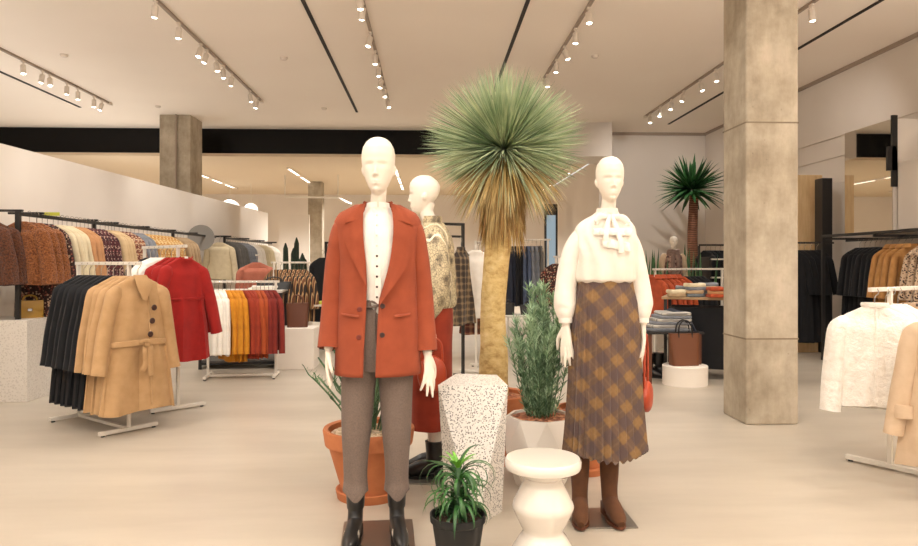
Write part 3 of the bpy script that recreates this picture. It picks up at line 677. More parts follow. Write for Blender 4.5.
# far rack behind the jacket mannequin (black frame, black/rust clothes)
def frame_rack(label, px0, px1, Z, h, dz=0.4, mat='metal_black', gap=.13):
    p0 = P(px0, Z); p1 = P(px1, Z+dz); d = p1-p0; L = d.length; rz = atan2(d.y, d.x)
    t = thing('frame_rack', label, 'clothes rack', p0, rz)
    for x in (0, L):
        b = NB(); box(b, x-.015, x+.015, -.015, .015, .02, h); obj('post', b, mat, t, False)
        b = NB(); box(b, x-.02, x+.02, -.22, .22, 0, .025); obj('foot', b, mat, t, False)
    b = NB(); box(b, -.015, L+.015, -.012, .012, h-.03, h); obj('top_bar', b, mat, t, False)
    b = NB(); box(b, 0, L, -.01, .01, h-gap-.025, h-gap); obj('hanging_rail', b, mat, t, False)
    return t, Vector((p0.x, p0.y, 0)), d.normalized(), rz
fr = frame_rack('black frame rack behind the jacket sleeve near the slim column', 326, 352, 10.5, 1.62)
hang_row(fr, 1.49, [('black coat', 'coat', 'coat', 'frb', dict(mat='wool_black', **fd), 2), ('rust brown dress', 'dress', 'dress', 'frr', dict(mat='cloth_rust', **short), 3)], -.06, .075, 'on the black rack behind the jacket sleeve, counting towards the sleeve', flip=.5, lod=1, gz=-.02)
# table with folded things at 308-330
def folded(label, loc, rz, w, d, h, mat, group, name='folded_knit', cat='folded clothing', seed=0):
    b = NB(); rings = []; r = random.Random(seed); p = r.uniform(0, 6)
    for u, k in ((0,.96),(.25,1.0),(.7,1.0),(.95,.95),(1,.85)):
        rg = []
        for j in range(28):
            a = 2*pi*j/28; ca, sa = cos(a), sin(a)
            rg.append((w/2*k*math.copysign(abs(ca)**.35, ca), d/2*k*math.copysign(abs(sa)**.35, sa), h*(u+.12*sin(2*a+p)*(u > .5))))
        rings.append(rg)
    loft(b, rings, True, True); o = obj(name, b, mat, None, True, loc, rz); tag(o, label, cat, group); return o
def table(label, loc, rz, w, d, h, top, legmat, name='display_table', th=.025):
    t = thing(name, label, 'table', loc, rz)
    b = NB(); box(b, -w/2, w/2, -d/2, d/2, h-th, h, bev=.004); obj('tabletop', b, top, t, False)
    for x in (-w/2+.04, w/2-.04):
        for y in (-d/2+.04, d/2-.04):
            b = NB(); box(b, x-.017, x+.017, y-.017, y+.017, 0, h-th); obj('leg', b, legmat, t, False)
    return t
q = P(321, 10.0); table('pale display table with folded knitwear behind the jacket mannequin', q, 0, .62, .6, .72, 'top_white', 'metal_black')
for i, (dx, m, dsc) in enumerate([(-.16,'cloth_white','white'), (-.16,'cloth_cream','cream'), (.08,'paint_yellow','yellow')]):
    folded('%s folded knit on the pale table behind the jacket mannequin' % dsc, (q.x+dx, q.y-.1, .722+(.045 if i == 1 else 0)), .1, .24, .28, .04, m, 'folded knits on the pale table', seed=i)
q2 = P(318, 13); table('low black table far behind the slim cactus plants', q2, 0, 1.0, .6, .8, 'leather_black', 'metal_black')
folded('dark folded jeans on the low black table', (q2.x-.2, q2.y, .802), 0, .3, .3, .12, 'denim_dark', 'dark folded jeans'); folded('black folded jeans on the low black table', (q2.x+.2, q2.y, .802), 0, .3, .3, .16, 'wool_black', 'dark folded jeans')
# ---- black post rack behind mannequin three: plaid dress, white top, red plaid
p0_ = P(424, 7.7); p1_ = P(463, 7.9)
gr = frame_rack('tall black frame rack holding the plaid dress behind the yucca trunk', 425, 463, 7.7, 1.75, .2, gap=.14)
garment('dress', 'long brown plaid dress hung on the tall black frame rack', 'dress', P(461, 7.78, 1.57), .9, None, None, mat='dress_plaid', L=.86, ws=.13, wh=.27, d=.06, nosleeve=True, amp=.03, k=9)
rkW = floor_rack('white floor rack holding a white blouse beside the yucca trunk', tuple(P(476, 8.25).xy), tuple(P(486, 8.75).xy), 1.56, foot=.4)
t, p0, dn, rz = rkW
garment('blouse', 'long plain white blouse hanging beside the yucca trunk', 'blouse', along(p0, dn, .0, 1.54), rz-pi/2+.1, None, None, mat='cloth_white', L=.8, ws=.19, wh=.22, d=.045, sl=.62, sr=.05)
garment('skirt', 'red and brown plaid skirt below the long white blouse', 'skirt', along(p0, dn, .12, 1.54), rz-pi/2, None, None, mat='plaid_red', L=1.0, ws=.18, wh=.24, d=.05, nosleeve=True, amp=.02)
garment('dress', 'dark floral dress at the far end behind the plaid skirt', 'dress', along(p0, dn, .3, 1.54), rz-pi/2, None, None, mat='floral_dark', L=.9, ws=.2, wh=.24, d=.04)
q = P(455, 9.5); table('low pale table with orange shoes seen behind the bag', q, 0, 1.1, .5, .62, 'wood_pale', 'metal_white')
for i, (dx, m, dsc) in enumerate([(-.2, 'hoodie_orange', 'orange'), (.12, 'cloth_rust', 'rust')]):
    folded('%s folded knit on the low pale table behind the bag' % dsc, (q.x+dx, q.y-.1, .622), .1, .26, .3, .07, m, 'folded knits on the low pale table', seed=i)
# ---- jeans rack far center
rkJ = floor_rack('white floor rack of jeans beyond the yucca trunk', tuple(P(508, 11.3).xy), tuple(P(548, 11.0).xy), 1.68, foot=.45)
jean = dict(L=.95, ws=.14, wh=.2, d=.035, nosleeve=True, amp=.02, k=5)
WJ = 'on the jeans rack beyond the yucca, counting away from the trunk'
hang_row(rkJ, 1.68, [('dark trousers', 'trousers', 'trousers', 'jd', dict(mat='denim_dark', **jean), 2), ('black trousers', 'trousers', 'trousers', 'jb', dict(mat='wool_black', **jean), 2), ('blue jeans', 'jeans', 'jeans', 'jm', dict(mat='denim', **jean), 2), ('light blue jeans', 'jeans', 'jeans', 'jl', dict(mat='denim_light', **jean), 2), ('grey trousers', 'trousers', 'trousers', 'jg', dict(mat='cloth_grey', **jean), 1)], .02, .067, WJ, flip=.6, lod=1)
q = P(519, 10.2); table('low white table with black bags under the jeans rack', q, 0, .9, .5, .55, 'top_white', 'metal_white')
bag('handbag', 'black handbag on the low white table nearest the yucca trunk', (q.x-.2, q.y-.05, .551), .2, .24, .17, .12, 'leather_black', .05, group='black bags on the low white table')
bag('handbag', 'black handbag on the low white table farther from the yucca trunk', (q.x+.15, q.y-.05, .551), -.1, .26, .14, .12, 'leather_black', .05, group='black bags on the low white table')
rkK = floor_rack('white floor rack of brown clothes behind the blouse sleeve', tuple(P(556, 9.9).xy), tuple(P(582, 10.2).xy), 1.4)
hang_row(rkK, 1.4, [('brown print dress', 'dress', 'dress', 'kpd', dict(mat='floral_dark', **short), 3), ('rust jacket', 'jacket', 'jacket', 'krj', dict(mat='cloth_dark_red', **short), 2)], .0, .08, 'on the rack behind the blouse sleeve, counting towards the sleeve', flip=.5, lod=1)
# ================================================================== RIGHT MIDDLE
rkF = floor_rack('white floor rack of orange hoodies before the snake plants', tuple(P(655, 9.2).xy), tuple(P(722, 9.75).xy), 1.23, foot=.4)
hood = dict(L=.66, ws=.18, wh=.20, d=.026, sl=.55, sr=.045, k=5, amp=.014)
hang_row(rkF, 1.23, [('orange hoodie', 'hoodie', 'hoodie', 'oh', dict(mat='hoodie_orange', collar=True, **hood), 5), ('rust red hoodie', 'hoodie', 'hoodie', 'rh', dict(mat='cloth_orange', **hood), 1), ('black hoodie', 'hoodie', 'hoodie', 'bh', dict(mat='wool_black', **hood), 4)], -.02, .092, 'on the rack before the snake plants, counting towards the concrete column', flip=.3)
# wall rail far right-centre with black clothes
t = thing('wall_rack', 'black wall rail of dark coats beside the tall palm', 'clothes rack', (P(699, 12.3).x, P(699, 12.3).y, 0), 0)
b = NB(); box(b, 0, 1.0, -.015, .015, 1.6, 1.63); obj('hanging_rail', b, 'metal_black', t, False)
for x in (.0, 1.0):
    b = NB(); box(b, x-.015, x+.015, -.015, .015, 0, 1.6); obj('post', b, 'metal_black', t, False)
p_ = P(699, 12.3)
hang_row((None, Vector((p_.x, p_.y, 0)), Vector((1,0,0)), 0), 1.63, [('dark coat', 'coat', 'coat', 'dkc', dict(mat='wool_black', L=.95, ws=.18, wh=.2, d=.03), 9)], .12, .085, 'on the black rail beside the tall palm, counting towards the concrete column', gz=-.02, flip=.5, lod=1)
b = NB(); p_ = P(735, 11.6)
t = thing('shelf_unit', 'pale shelf unit with folded dark knits partly behind the concrete column', 'shelf', p_)
for z in (.75, 1.05, 1.35):
    b = NB(); box(b, -.5, .5, -.2, .2, z, z+.025); obj('shelf', b, 'top_white', t, False)
for x in (-.49, .49):
    b = NB(); box(b, x-.012, x+.012, -.2, .2, 0, 1.4); obj('upright', b, 'metal_black', t, False)
for i, z in enumerate((.776, 1.076)): folded('dark folded knit on the %s shelf beside the concrete column' % ['lower', 'middle'][i], (p_.x-.3, p_.y, z), 0, .3, .3, .12, 'wool_black', 'dark folded knits on the pale shelves')
# table with coloured knit stacks
q = P(712, 8.0); tb = table('pale wooden table stacked with folded knits beside the concrete column', (q.x+.05, q.y, 0), radians(-24), 1.15, .62, .92, 'wood_table', 'metal_black', th=.03)
b = NB(); box(b, -.5, .5, -.26, .26, .12, .8); obj('skirting_cloth', b, 'wool_black', tb, False)
stacks = [(676, 7.95, ['cloth_sand','cloth_cream']), (684, 8.15, ['cloth_grey','cloth_green','cloth_slate']), (695, 7.9, ['cloth_slate','cloth_sand','denim_light','cloth_cream']), (707, 8.15, ['cloth_slate','cloth_grey','cloth_cream','denim_light']), (716, 7.75, ['hoodie_orange','cloth_peach','hoodie_orange'])]
CN = {'cloth_sand':'sand','cloth_cream':'cream','cloth_grey':'grey','cloth_green':'olive green','cloth_slate':'slate blue','denim_light':'pale blue','hoodie_orange':'orange','cloth_peach':'peach'}
pl = ['bottom', 'second', 'third', 'top']
for si, (px, Z, ms) in enumerate(stacks):
    p_ = P(px, Z); 
    for i, m in enumerate(ms):
        lv = 'top' if i == len(ms)-1 else pl[i]
        folded('%s folded knit, %s of the %s stack from the table edge near the hoodies' % (CN[m], lv, ORD[si]), (p_.x+rnd.uniform(-.01,.01), p_.y, .922+.037*i), rnd.uniform(-.4,0), .2, .24, .038, m, 'folded knits on the wooden table', seed=i+si*5)
# jeans table
q = P(668, 7.75); table('dark low table of folded grey jeans behind the plaid skirt', (q.x, q.y, 0), 0, .62, .5, .56, 'leather_black', 'leather_brown')
for i in range(6):
    lv = ['bottom', 'second from the bottom', 'third from the bottom', 'third from the top', 'second from the top', 'top'][i]
    folded('grey striped folded jeans, %s of the pile behind the skirt' % lv, (q.x-.03+i*.012, q.y-.05, .562+.034*i), rnd.uniform(-.06,.06), .5-.03*i, .34, .035, 'stripe_denim' if i % 2 else 'denim_light', 'folded grey jeans on the dark table', 'folded_jeans', 'folded clothing', i)
b = NB(); rings = []
for i in range(14):
    u = i/13; c = Vector((.02+.24*u, -.1-.09*sin(pi*u*.5), .80-.02*u if u < .45 else .79-.5*(u-.45)**1.1))
    rings.append([c+Vector((0,-.03,0)), c+Vector((.012,.0,.012)), c+Vector((.0,.2,.012+.02*sin(9*u))), c+Vector((-.01,.2,-.005)), c+Vector((-.012,-.02,-.012))])
loft(b, rings, True, True); tag(obj('draped_jeans', b, 'denim_dark', None, True, (q.x, q.y, -.03)), 'dark jeans draped over the pile of folded grey jeans', 'jeans', None)
# brown tote on round plinth
q = G(685, 386); q = P(685, 7.3+.22)
b = NB(); lathe(b, [(0,0),(.235,0),(.235,.2),(.228,.207),(0,.207)], 48, cap=False); tag(obj('plinth', b, 'plaster_white', None, True, q), 'low round white plinth under the tan tote bag', 'plinth')
bag('tote_bag', 'large tan leather tote bag on the low round white plinth', (q.x-.02, q.y-.02, .208), .1, .3, .34, .17, 'leather_tan', .14, hmat='leather_black')
# boots on the floor
def boot_bm(h=.3, r=.05, L=.25, flare=1.0):
    b = NB()
    pts = [(0,.0,h),(0,.0,h*.75),(0,0,h*.5),(0,-.0,.13),(0,-.02,.075),(0,-.09,.05),(0,-L*.62,.035),(0,-L*.8,.022)]
    rad = [(r*flare,r*1.1*flare),(r*.98,r*1.05),(r*.9,r*.95),(r*.78,r*.9),(r*.78,r*.92),(r*.8,.05),(r*.72,.032),(r*.3,.018)]
    tube(b, crom(pts, 3), [tuple(v) for v in crom(rad, 3)], 18, ref=(1,0,0))
    return b
def sole_bm(L=.25, r=.05, heel=.045):
    b = NB(); rings = []
    for z0_, k in ((0,1),(.014,1)):
        rg = []
        for j in range(26):
            a = 2*pi*j/26; y = -L*.32+(L*.48)*sin(a); w = r*.85*(1-.25*sin(a)-.3*max(0,-sin(a))**3); rg.append((w*cos(a), y, z0_))
        rings.append(rg)
    loft(b, rings, True, True); box(b, -r*.6, r*.6, .0, .055, -.0, heel); return b
for i, (dx, d_) in enumerate([(0, 'nearer the plaid skirt'), (.13, 'nearer the round white plinth')]):
    p_ = P(648, 8.0); t = thing('ankle_boot', 'black ankle boot standing behind the skirt, ' + d_, 'boot', (p_.x+dx, p_.y+.03*i, 0), .9, 'pair of black ankle boots'); 
    obj('boot_shaft', boot_bm(.27, .062, .27), 'boot_black', t); obj('sole', sole_bm(.27, .062, .04), 'rubber_black', t)
b = NB(); p_ = P(722, 8.9); box(b, p_.x-.3, p_.x+.2, p_.y-.2, p_.y+.2, 0, .62); tag(obj('plinth', b, 'plaster_white', None, False), 'grey white box plinth partly hidden by the concrete column', 'plinth')
# ================================================================== RIGHT WALL RAIL
XW = 5.6
t = thing('wall_rack', 'black wall rail of coats and leopard prints under the mirror', 'clothes rack', (XW, 6.9, 0), 0)
b = NB(); box(b, -.35, -.31, 0, 2.3, 1.64, 1.675, bev=.003); obj('front_bar', b, 'metal_black', t, False)
b = NB(); box(b, -.012, .012, 0, 2.3, 1.585, 1.61); obj('hanging_rail', b, 'metal_black', t, False)
for y in (.02, 1.2, 2.28):
    b = NB(); box(b, -.34, WR-XW-.001, y-.015, y+.015, 1.61, 1.64); box(b, -.015, .015, y-.015, y+.015, 1.585, 1.64); obj('bracket_arm', b, 'metal_black', t, False)
for y in (2.28,):
    b = NB(); box(b, -.35, -.31, y-.02, y+.02, 0, 1.64); obj('post', b, 'metal_black', t, False)
rw = (None, Vector((XW, 7.05, 0)), Vector((0,1,0)), pi/2)
hang_row(rw, 1.61, [('leopard print dress', 'dress', 'dress', 'leo', dict(mat='leopard', L=.9, ws=.19, wh=.22, d=.035, k=7), 7)], .0, .11, 'on the right wall rail, counting towards the camel coats', lod=0)
hang_row(rw, 1.61, [('camel coat', 'coat', 'coat', 'cam', dict(mat='wool_camel', L=.95, ws=.2, wh=.23, d=.045, collar=True, sr=.05), 4)], .88, .11, 'on the right wall rail, counting back from the leopard prints')
hang_row(rw, 1.61, [('black coat', 'coat', 'coat', 'rbk', dict(mat='wool_black', L=.95, ws=.2, wh=.23, d=.035), 6)], 1.34, .1, 'on the right wall rail, counting back from the camel coats', lod=1)
t = thing('wall_rack', 'short black rail of long black coats before the timber panel', 'clothes rack', (4.98, 9.6, 0), 0)
b = NB(); box(b, 0, .68, -.012, .012, 1.57, 1.595); obj('hanging_rail', b, 'metal_black', t, False)
b = NB(); box(b, -.0, .025, -.012, .012, 0, 1.57); obj('post', b, 'metal_black', t, False)
hang_row((None, Vector((4.98, 9.6, 0)), Vector((1,0,0)), 0), 1.59, [('long black coat', 'coat', 'coat', 'lbk', dict(mat='wool_black', L=1.28, ws=.17, wh=.2, d=.03), 5)], .1, .085, 'before the timber panel, counting towards the black fin', flip=.9, lod=1)
# ---- rack E white blouse, and beige coats
e0 = G(890, 470); e1 = e0 + (RT*.82 + FW*.57)*.85
rkE = floor_rack('white floor rack in front at the photo edge with the white blouse', (e0.x, e0.y), (e1.x, e1.y), 1.15, foot=.54, near=.26)
t, p0, dn, rz = rkE
def lace_extra(t):
    b = NB()
    for x in (-.0,):
        tube(b, [(x, -.058, -.12-.05*i) for i in range(12)], [.006+.003*(i % 2) for i in range(12)], 8, flat=(1,.5), ref=(1,0,0))
    obj('placket', b, 'brocade_white', t)
    b = NB(); rings = []
    for i in range(25):
        a = 2*pi*i/24; rings.append([(.072*cos(a), .038*sin(a)-.002, -.10), (.078*cos(a), .042*sin(a)-.002, -.085), (.074*cos(a), .04*sin(a)-.002, -.072), (.066*cos(a), .035*sin(a)-.002, -.09)])
    loft(b, rings, False, False); obj('collar', b, 'brocade_white', t)
garment('blouse', 'white textured blouse with full sleeves on the front white rack', 'blouse', along(p0, dn, -.20, 1.13), rz-pi/2+.55, None, None, extra=lace_extra, mat='brocade_white', L=.62, ws=.2, wh=.235, d=.055, sl=.56, sr=.066, k=8, amp=.018, so=.02, seed=2)
hang_row(rkE, 1.15, [('white blouse', 'blouse', 'blouse', 'eb', dict(mat='cloth_white', L=.6, ws=.2, wh=.22, d=.04, sl=.5), 3)], -.06, .08, 'on the front white rack, counting back from the textured blouse')
hang_row(rkE, 1.15, [('spotted print top', 'blouse', 'blouse', 'ebw', dict(mat='leopard', L=.5, ws=.19, wh=.2, d=.035, sl=.4), 2)], .3, .1, 'on the front white rack, counting back from the white blouses')
h0 = G(972, 497); h1 = h0 + (RT*.82+FW*.57)*.8
rkH = floor_rack('white floor rack cut off at the photo edge with the stone coat', (h0.x, h0.y), (h1.x, h1.y), 1.15, foot=.42, near=.25)
t, p0, dn, rz = rkH
def cuff_extra(t):
    for s in (-1, 1):
        b = NB(); tube(b, [(s*.245, -.03, -.62), (s*.247, -.032, -.655), (s*.247, -.032, -.69)], [(.052,.044),(.056,.048),(.055,.046)], 16, ref=(1,0,0)); obj('cuff', b, 'coat_stone', t)
garment('coat', 'stone beige coat with turned cuffs at the photo edge', 'coat', along(p0, dn, -.2, 1.13), rz-pi/2+.3, None, None, extra=cuff_extra, mat='coat_stone', L=.86, ws=.21, wh=.29, d=.06, sl=.6, sr=.055, k=5, amp=.02, so=.045, collar=True, seed=8)
# ================================================================== PLANTS AND CENTRE PIECES
def blade(bm, base, dirn, L, w, droop, mi=0, segs=4, side=None, cup=.25, mid=.35):
    d = Vector(dirn).normalized(); up = Vector((0,0,1))
    s = d.cross(up)
    if s.length < .05: s = Vector((1,0,0))
    s.normalize()
    if side is not None: s = (s*cos(side)+d.cross(s)*sin(side)).normalized()
    p = Vector(base); prev = None; st = L/segs
    for i in range(segs+1):
        u = i/segs
        ww = w*(.6+.4*min(1, u/mid)) if u < mid else w*(1-((u-mid)/(1-mid))**1.6)
        ww = max(ww, .0006)
        nrm = d.cross(s).normalized()
        cur = [bm.verts.new(p - s*ww/2 + nrm*cup*ww), bm.verts.new(p), bm.verts.new(p + s*ww/2 + nrm*cup*ww)]
        if prev:
            for a in (0, 1):
                f = bm.faces.new((prev[a], prev[a+1], cur[a+1], cur[a])); f.material_index = mi
        prev = cur
        d = (d + Vector((0,0,-droop*st*(1+u)))).normalized()
        p = p + d*st
def pot_lathe(profile, mat, parent, name='pot', n=48):
    b = NB(); lathe(b, profile, n, cap=False); return obj(name, b, mat, parent)
# ---- yucca in terracotta behind the terrazzo plinth
rnd = random.Random(21)
q = P(493, 4.62)
t = thing('potted_yucca', 'tall yucca tree with a spiky grey green globe crown and thatched trunk', 'potted plant', q)
pot_lathe([(0,0),(.17,0),(.215,.36),(.235,.365),(.24,.44),(.232,.445),(.205,.44),(.2,.41),(0,.41)], 'terracotta', t)
b = NB(); lathe(b, [(0,.41),(.2,.41),(.2,.418),(.1,.43),(0,.432)], 32, cap=False); obj('soil', b, 'soil_chips', t)
tz = 1.3+(263-150)/F*4.62   # crown centre height
sk0 = 1.3+(263-243)/F*4.62
b = NB()
pts = crom([(0,0,.38),(0.005,0,.7),(.0,0,1.0),(.03,0,1.4),(.055,0,1.8),(.06,0,tz-.1)], 8)
rs = crom([(.105,),(.092,),(.082,),(.086,),(.085,),(.07,)], 8)
tube(b, pts, [r[0] for r in rs], 28, fold=lambda u, a: 1+.05*noise.noise(Vector((cos(a)*2, sin(a)*2, u*14))))
obj('trunk', b, 'bark_yucca', t)
cx = .075
b = NB()   # hanging thatch
for i in range(1500):
    a = rnd.uniform(0, 2*pi); z = rnd.uniform(sk0+.14, tz-.03); r = .11+.03*(z-sk0)/(tz-sk0)
    out = rnd.uniform(-.05,.22); 
    blade(b, (cx-.015+r*cos(a), r*sin(a), z), (cos(a)*out, sin(a)*out, -1), rnd.uniform(.12,.26), .009, .6, rnd.choice((0,0,1)), 3, rnd.uniform(-1.5,1.5))
obj('thatch', b, ['leaf_straw', 'straw_brown'], t)
b = NB()
N = 2300; C = Vector((cx, 0, tz))
for i in range(N):
    u = (i+.5)/N; ez = 1-1.42*u; th = i*2.399963+rnd.uniform(-.2,.2)
    r = sqrt(max(0, 1-ez*ez)); d = Vector((r*cos(th), r*sin(th), ez))
    d = (d+Vector((rnd.uniform(-.09,.09),rnd.uniform(-.09,.09),rnd.uniform(-.09,.09)))).normalized()
    L = rnd.uniform(.44,.54) if ez > -.15 else rnd.uniform(.37,.48)
    if ez > .6: L *= .96
    blade(b, C+d*.05, d, L, rnd.uniform(.008,.0125), .05 if ez > 0 else .35, rnd.choice((0,0,1)), 4, rnd.uniform(-1.2,1.2), mid=.25)
obj('crown', b, ['leaf_yucca', 'leaf_yucca_dark'], t)
b = NB()
for i in range(620):
    th = rnd.uniform(0, 2*pi); ez = rnd.uniform(-.72,-.22); r = sqrt(1-ez*ez); d = Vector((r*cos(th), r*sin(th), ez))
    blade(b, C+Vector((0,0,-.05))+d*.05, d, rnd.uniform(.34,.50), .010, 1.3, 0 if rnd.random() < .75 else 1, 5, rnd.uniform(-1,1))
obj('dry_leaves', b, ['leaf_straw', 'leaf_yucca'], t)
# ---- faceted white planter with rosemary
q = P(541, 4.12)
t = thing('potted_rosemary', 'bushy upright rosemary in a faceted white planter behind the white stool', 'potted plant', q)
b = NB(); n = 8; rings = []
for z, r, off in ((0,.15,0),(.22,.235,.39),(.405,.205,0),(.405,.185,0),(.37,.18,0)):
    rings.append([(r*cos(2*pi*k_/n+off), r*sin(2*pi*k_/n+off), z) for k_ in range(n)])
R = [[b.verts.new(p) for p in r] for r in rings]
for li, (ra, rb) in enumerate(zip(R, R[1:])):
    for k_ in range(n):
        j = (k_+1) % n
        if li == 0: b.faces.new((ra[k_], ra[j], rb[k_])); b.faces.new((ra[j], rb[j], rb[k_]))
        elif li == 1: b.faces.new((ra[k_], ra[j], rb[j])); b.faces.new((ra[k_], rb[j], rb[k_]))
        else: b.faces.new((ra[k_], ra[j], rb[j], rb[k_]))
b.faces.new(R[0][::-1]); b.faces.new(R[-1]); obj('planter', b, 'ceramic_white', t, False)
b = NB(); lathe(b, [(0,.375),(.176,.375),(.17,.392),(0,.405)], 32, cap=False); obj('soil', b, 'soil_chips', t)
def rosemary(t, H0, H1, spread, nst, seed, z0=.38, side=0):
    r = random.Random(seed); bs = NB(); bl = NB()
    for i in range(nst):
        a = r.uniform(0, 2*pi); rr_ = spread*sqrt(r.random()); x, y = rr_*cos(a), rr_*sin(a); h = r.uniform(H0, H1)*(1-.35*(rr_/spread)**2)
        pts = crom([(x*.5, y*.5, z0), (x*.85, y*.85, z0+h*.4), (x*1.1+r.uniform(-.02,.02), y*1.1, z0+h*.75), (x*1.05+r.uniform(-.04,.04), y, z0+h)], 5)
        tube(bs, pts, .0025, 5)
        for k_ in range(int(h*210)):
            u = r.uniform(.06, 1.0); f = u*(len(pts)-1); ii = min(int(f), len(pts)-2); p = Vector(pts[ii]).lerp(Vector(pts[ii+1]), f-ii)
            th = r.uniform(0, 2*pi); d = Vector((cos(th), sin(th), r.uniform(.6,1.8)))
            blade(bl, p, d, r.uniform(.035,.065), .0075, .5, 1 if (u > .75 or r.random() < .35) else 0, 2, r.uniform(-1,1))
    obj('stems', bs, 'stem_green', t); obj('foliage', bl, ['leaf_rosemary', 'leaf_rosemary_pale'], t, False)
rosemary(t, .62, .86, .15, 46, 5, .38)
# ---- terracotta pot further back, with a second bush
q = P(583, 4.38)
t = thing('potted_rosemary', 'rosemary in a terracotta pot standing behind the plaid skirt', 'potted plant', q)
pot_lathe([(0,0),(.135,0),(.145,.03),(.15,.035),(.15,.0),(.14,.0)][:0] + [(0,0),(.138,0),(.148,.04),(.14,.045),(.11,.04),(.125,.12),(.155,.33),(.168,.335),(.17,.40),(.15,.40),(.148,.37),(0,.37)], 'terracotta', t)
b = NB(); lathe(b, [(0,.372),(.146,.372),(0,.385)], 24, cap=False); obj('soil', b, 'soil_chips', t)
rosemary(t, .5, .76, .10, 22, 8, .37)
# ---- big terracotta pot with pencil plant behind mannequin one
q = P(369, 3.92)
t = thing('potted_euphorbia', 'branching thin stemmed plant in a large terracotta pot behind the jacket mannequin', 'potted plant', q)
pot_lathe([(0,.0),(.175,.0),(.185,.045),(.175,.05),(.155,.04),(.155,.05),(.225,.29),(.243,.295),(.255,.375),(.25,.385),(.225,.38),(.22,.345),(0,.345)], 'terracotta', t, n=56)
b = NB(); lathe(b, [(0,.345),(.218,.345),(.21,.355),(0,.37)], 32, cap=False); obj('gravel', b, 'gravel_pale', t)
r = random.Random(3); bs = NB(); bl = NB()
for i in range(34):
    a = r.uniform(0, 2*pi); lean = r.uniform(.05, .26); h = r.uniform(.25,.66); x0, y0 = .1*r.random()*cos(a), .1*r.random()*sin(a)
    pts = crom([(x0, y0, .35), (x0+lean*.4*cos(a), y0+lean*.4*sin(a), .35+h*.5), (x0+lean*cos(a), y0+lean*sin(a), .35+h)], 6)
    tube(bs, pts, [.0055]*(len(pts)-1)+[.003], 6)
    for q_ in range(5):
        f = r.uniform(.3, .95)*(len(pts)-1); ii = min(int(f), len(pts)-2); p = Vector(pts[ii]).lerp(Vector(pts[ii+1]), f-ii); th = r.uniform(0, 2*pi); L = r.uniform(.06, .13)
        e_ = p+Vector((cos(th)*.6, sin(th)*.6, .75))*L; mid = p.lerp(e_, .5)+Vector((cos(th), sin(th), 0))*.012
        tube(bs, [p, mid, e_], [.004, .0038, .002], 6)
        for w_ in range(5):
            th2 = r.uniform(0, 2*pi); blade(bl, p.lerp(e_, .25+.18*w_), Vector((cos(th2), sin(th2), 1.0)), r.uniform(.018,.03), .006, .3, r.choice((0,1)), 2, r.uniform(-1,1), mid=.6)
    for k_ in range(14):
        f = r.uniform(.2, 1)*(len(pts)-1); ii = min(int(f), len(pts)-2); p = Vector(pts[ii]).lerp(Vector(pts[ii+1]), f-ii); th = r.uniform(0, 2*pi)
        L = r.uniform(.018,.04); d = Vector((cos(th), sin(th), r.uniform(.4,1.2))).normalized()
        blade(bl, p, d, L, .005, .3, r.choice((0,1)), 2, r.uniform(-1,1), mid=.6)
obj('stems', bs, 'stem_green', t); obj('leaves', bl, ['leaf_rosemary', 'leaf_aloe'], t, False)
# ---- terrazzo twisted plinth
zt = .69
a1 = P(437, 3.52); a2 = P(508, 3.50); a3 = P(503, 3.86); a4 = P(458, 3.88)
top = [P(438, 3.50), P(508, 3.48), P(497, 3.82), P(456, 3.86)]
bot = [P(446, 3.66), P(476, 3.44), P(502, 3.66), P(474, 3.90)]
c = sum((Vector(p) for p in top), Vector())/4
t = thing('terrazzo_plinth', 'speckled terrazzo plinth with twisted facets beside the yucca', 'plinth', c)
b = NB(); T_ = [b.verts.new((p.x-c.x, p.y-c.y, zt)) for p in top]; B_ = [b.verts.new((p.x-c.x, p.y-c.y, 0)) for p in bot]
b.faces.new(T_); b.faces.new(B_[::-1])
for i in range(4):
    j = (i+1) % 4
    b.faces.new((T_[i], B_[j], T_[j])); b.faces.new((T_[i], B_[i], B_[j]))
obj('block', b, 'terrazzo', t, False)
# ---- black nursery pot with aloe like plant
q = P(458, 2.98)
t = thing('potted_succulent', 'small plant with curling dark leaves in a black nursery pot in front', 'potted plant', q)
pot_lathe([(0,0),(.08,0),(.11,.20),(.118,.205),(.12,.235),(.113,.235),(.105,.225),(.105,.205),(0,.205)], 'rubber_black', t)
b = NB(); lathe(b, [(0,.205),(.104,.205),(0,.22)], 24, cap=False); obj('soil', b, 'soil_dark', t)
r = random.Random(17); b = NB()
def thick_leaf(bm, base, az, el, L, w, curl, n=9, mi=0):
    p = Vector(base); pts = []; rad = []
    e = el
    for i in range(n+1):
        u = i/n; pts.append(tuple(p)); k_ = (.55+.6*u if u < .35 else .76*(1-((u-.35)/.65)**1.5)+.02); rad.append((w*k_, w*k_*.28))
        d = Vector((cos(az)*cos(e), sin(az)*cos(e), sin(e))); p = p+d*(L/n); e -= curl/n*(1+u)
    tube(bm, pts, rad, 6, ref=(-sin(az), cos(az), .01), mi=mi)
for i in range(95):
    az = r.uniform(0, 2*pi); z = r.uniform(.22,.40); el = r.uniform(.2,1.25); thick_leaf(b, (.015*cos(az), .015*sin(az), z), az, el, r.uniform(.13,.21), r.uniform(.008,.012), r.uniform(1.6,3.8))
for az, el, L, cu in ((.15,1.0,.27,2.9),(.35,.85,.25,3.1),(-.1,1.15,.25,2.6),(2.9,.9,.25,2.4),(3.3,1.1,.22,2.8),(3.0,.5,.22,3.0),(-.5,.7,.2,2.8)):
    thick_leaf(b, (0, 0, .39), az, el, L*1.1, .010, cu)
thick_leaf(b, (-.0,0,.42), 2.75, .35, .17, .019, .4)
thick_leaf(b, (0,0,.42), .5, 1.35, .20, .012, 1.6)
obj('leaves', b, 'leaf_aloe', t)
b = NB()
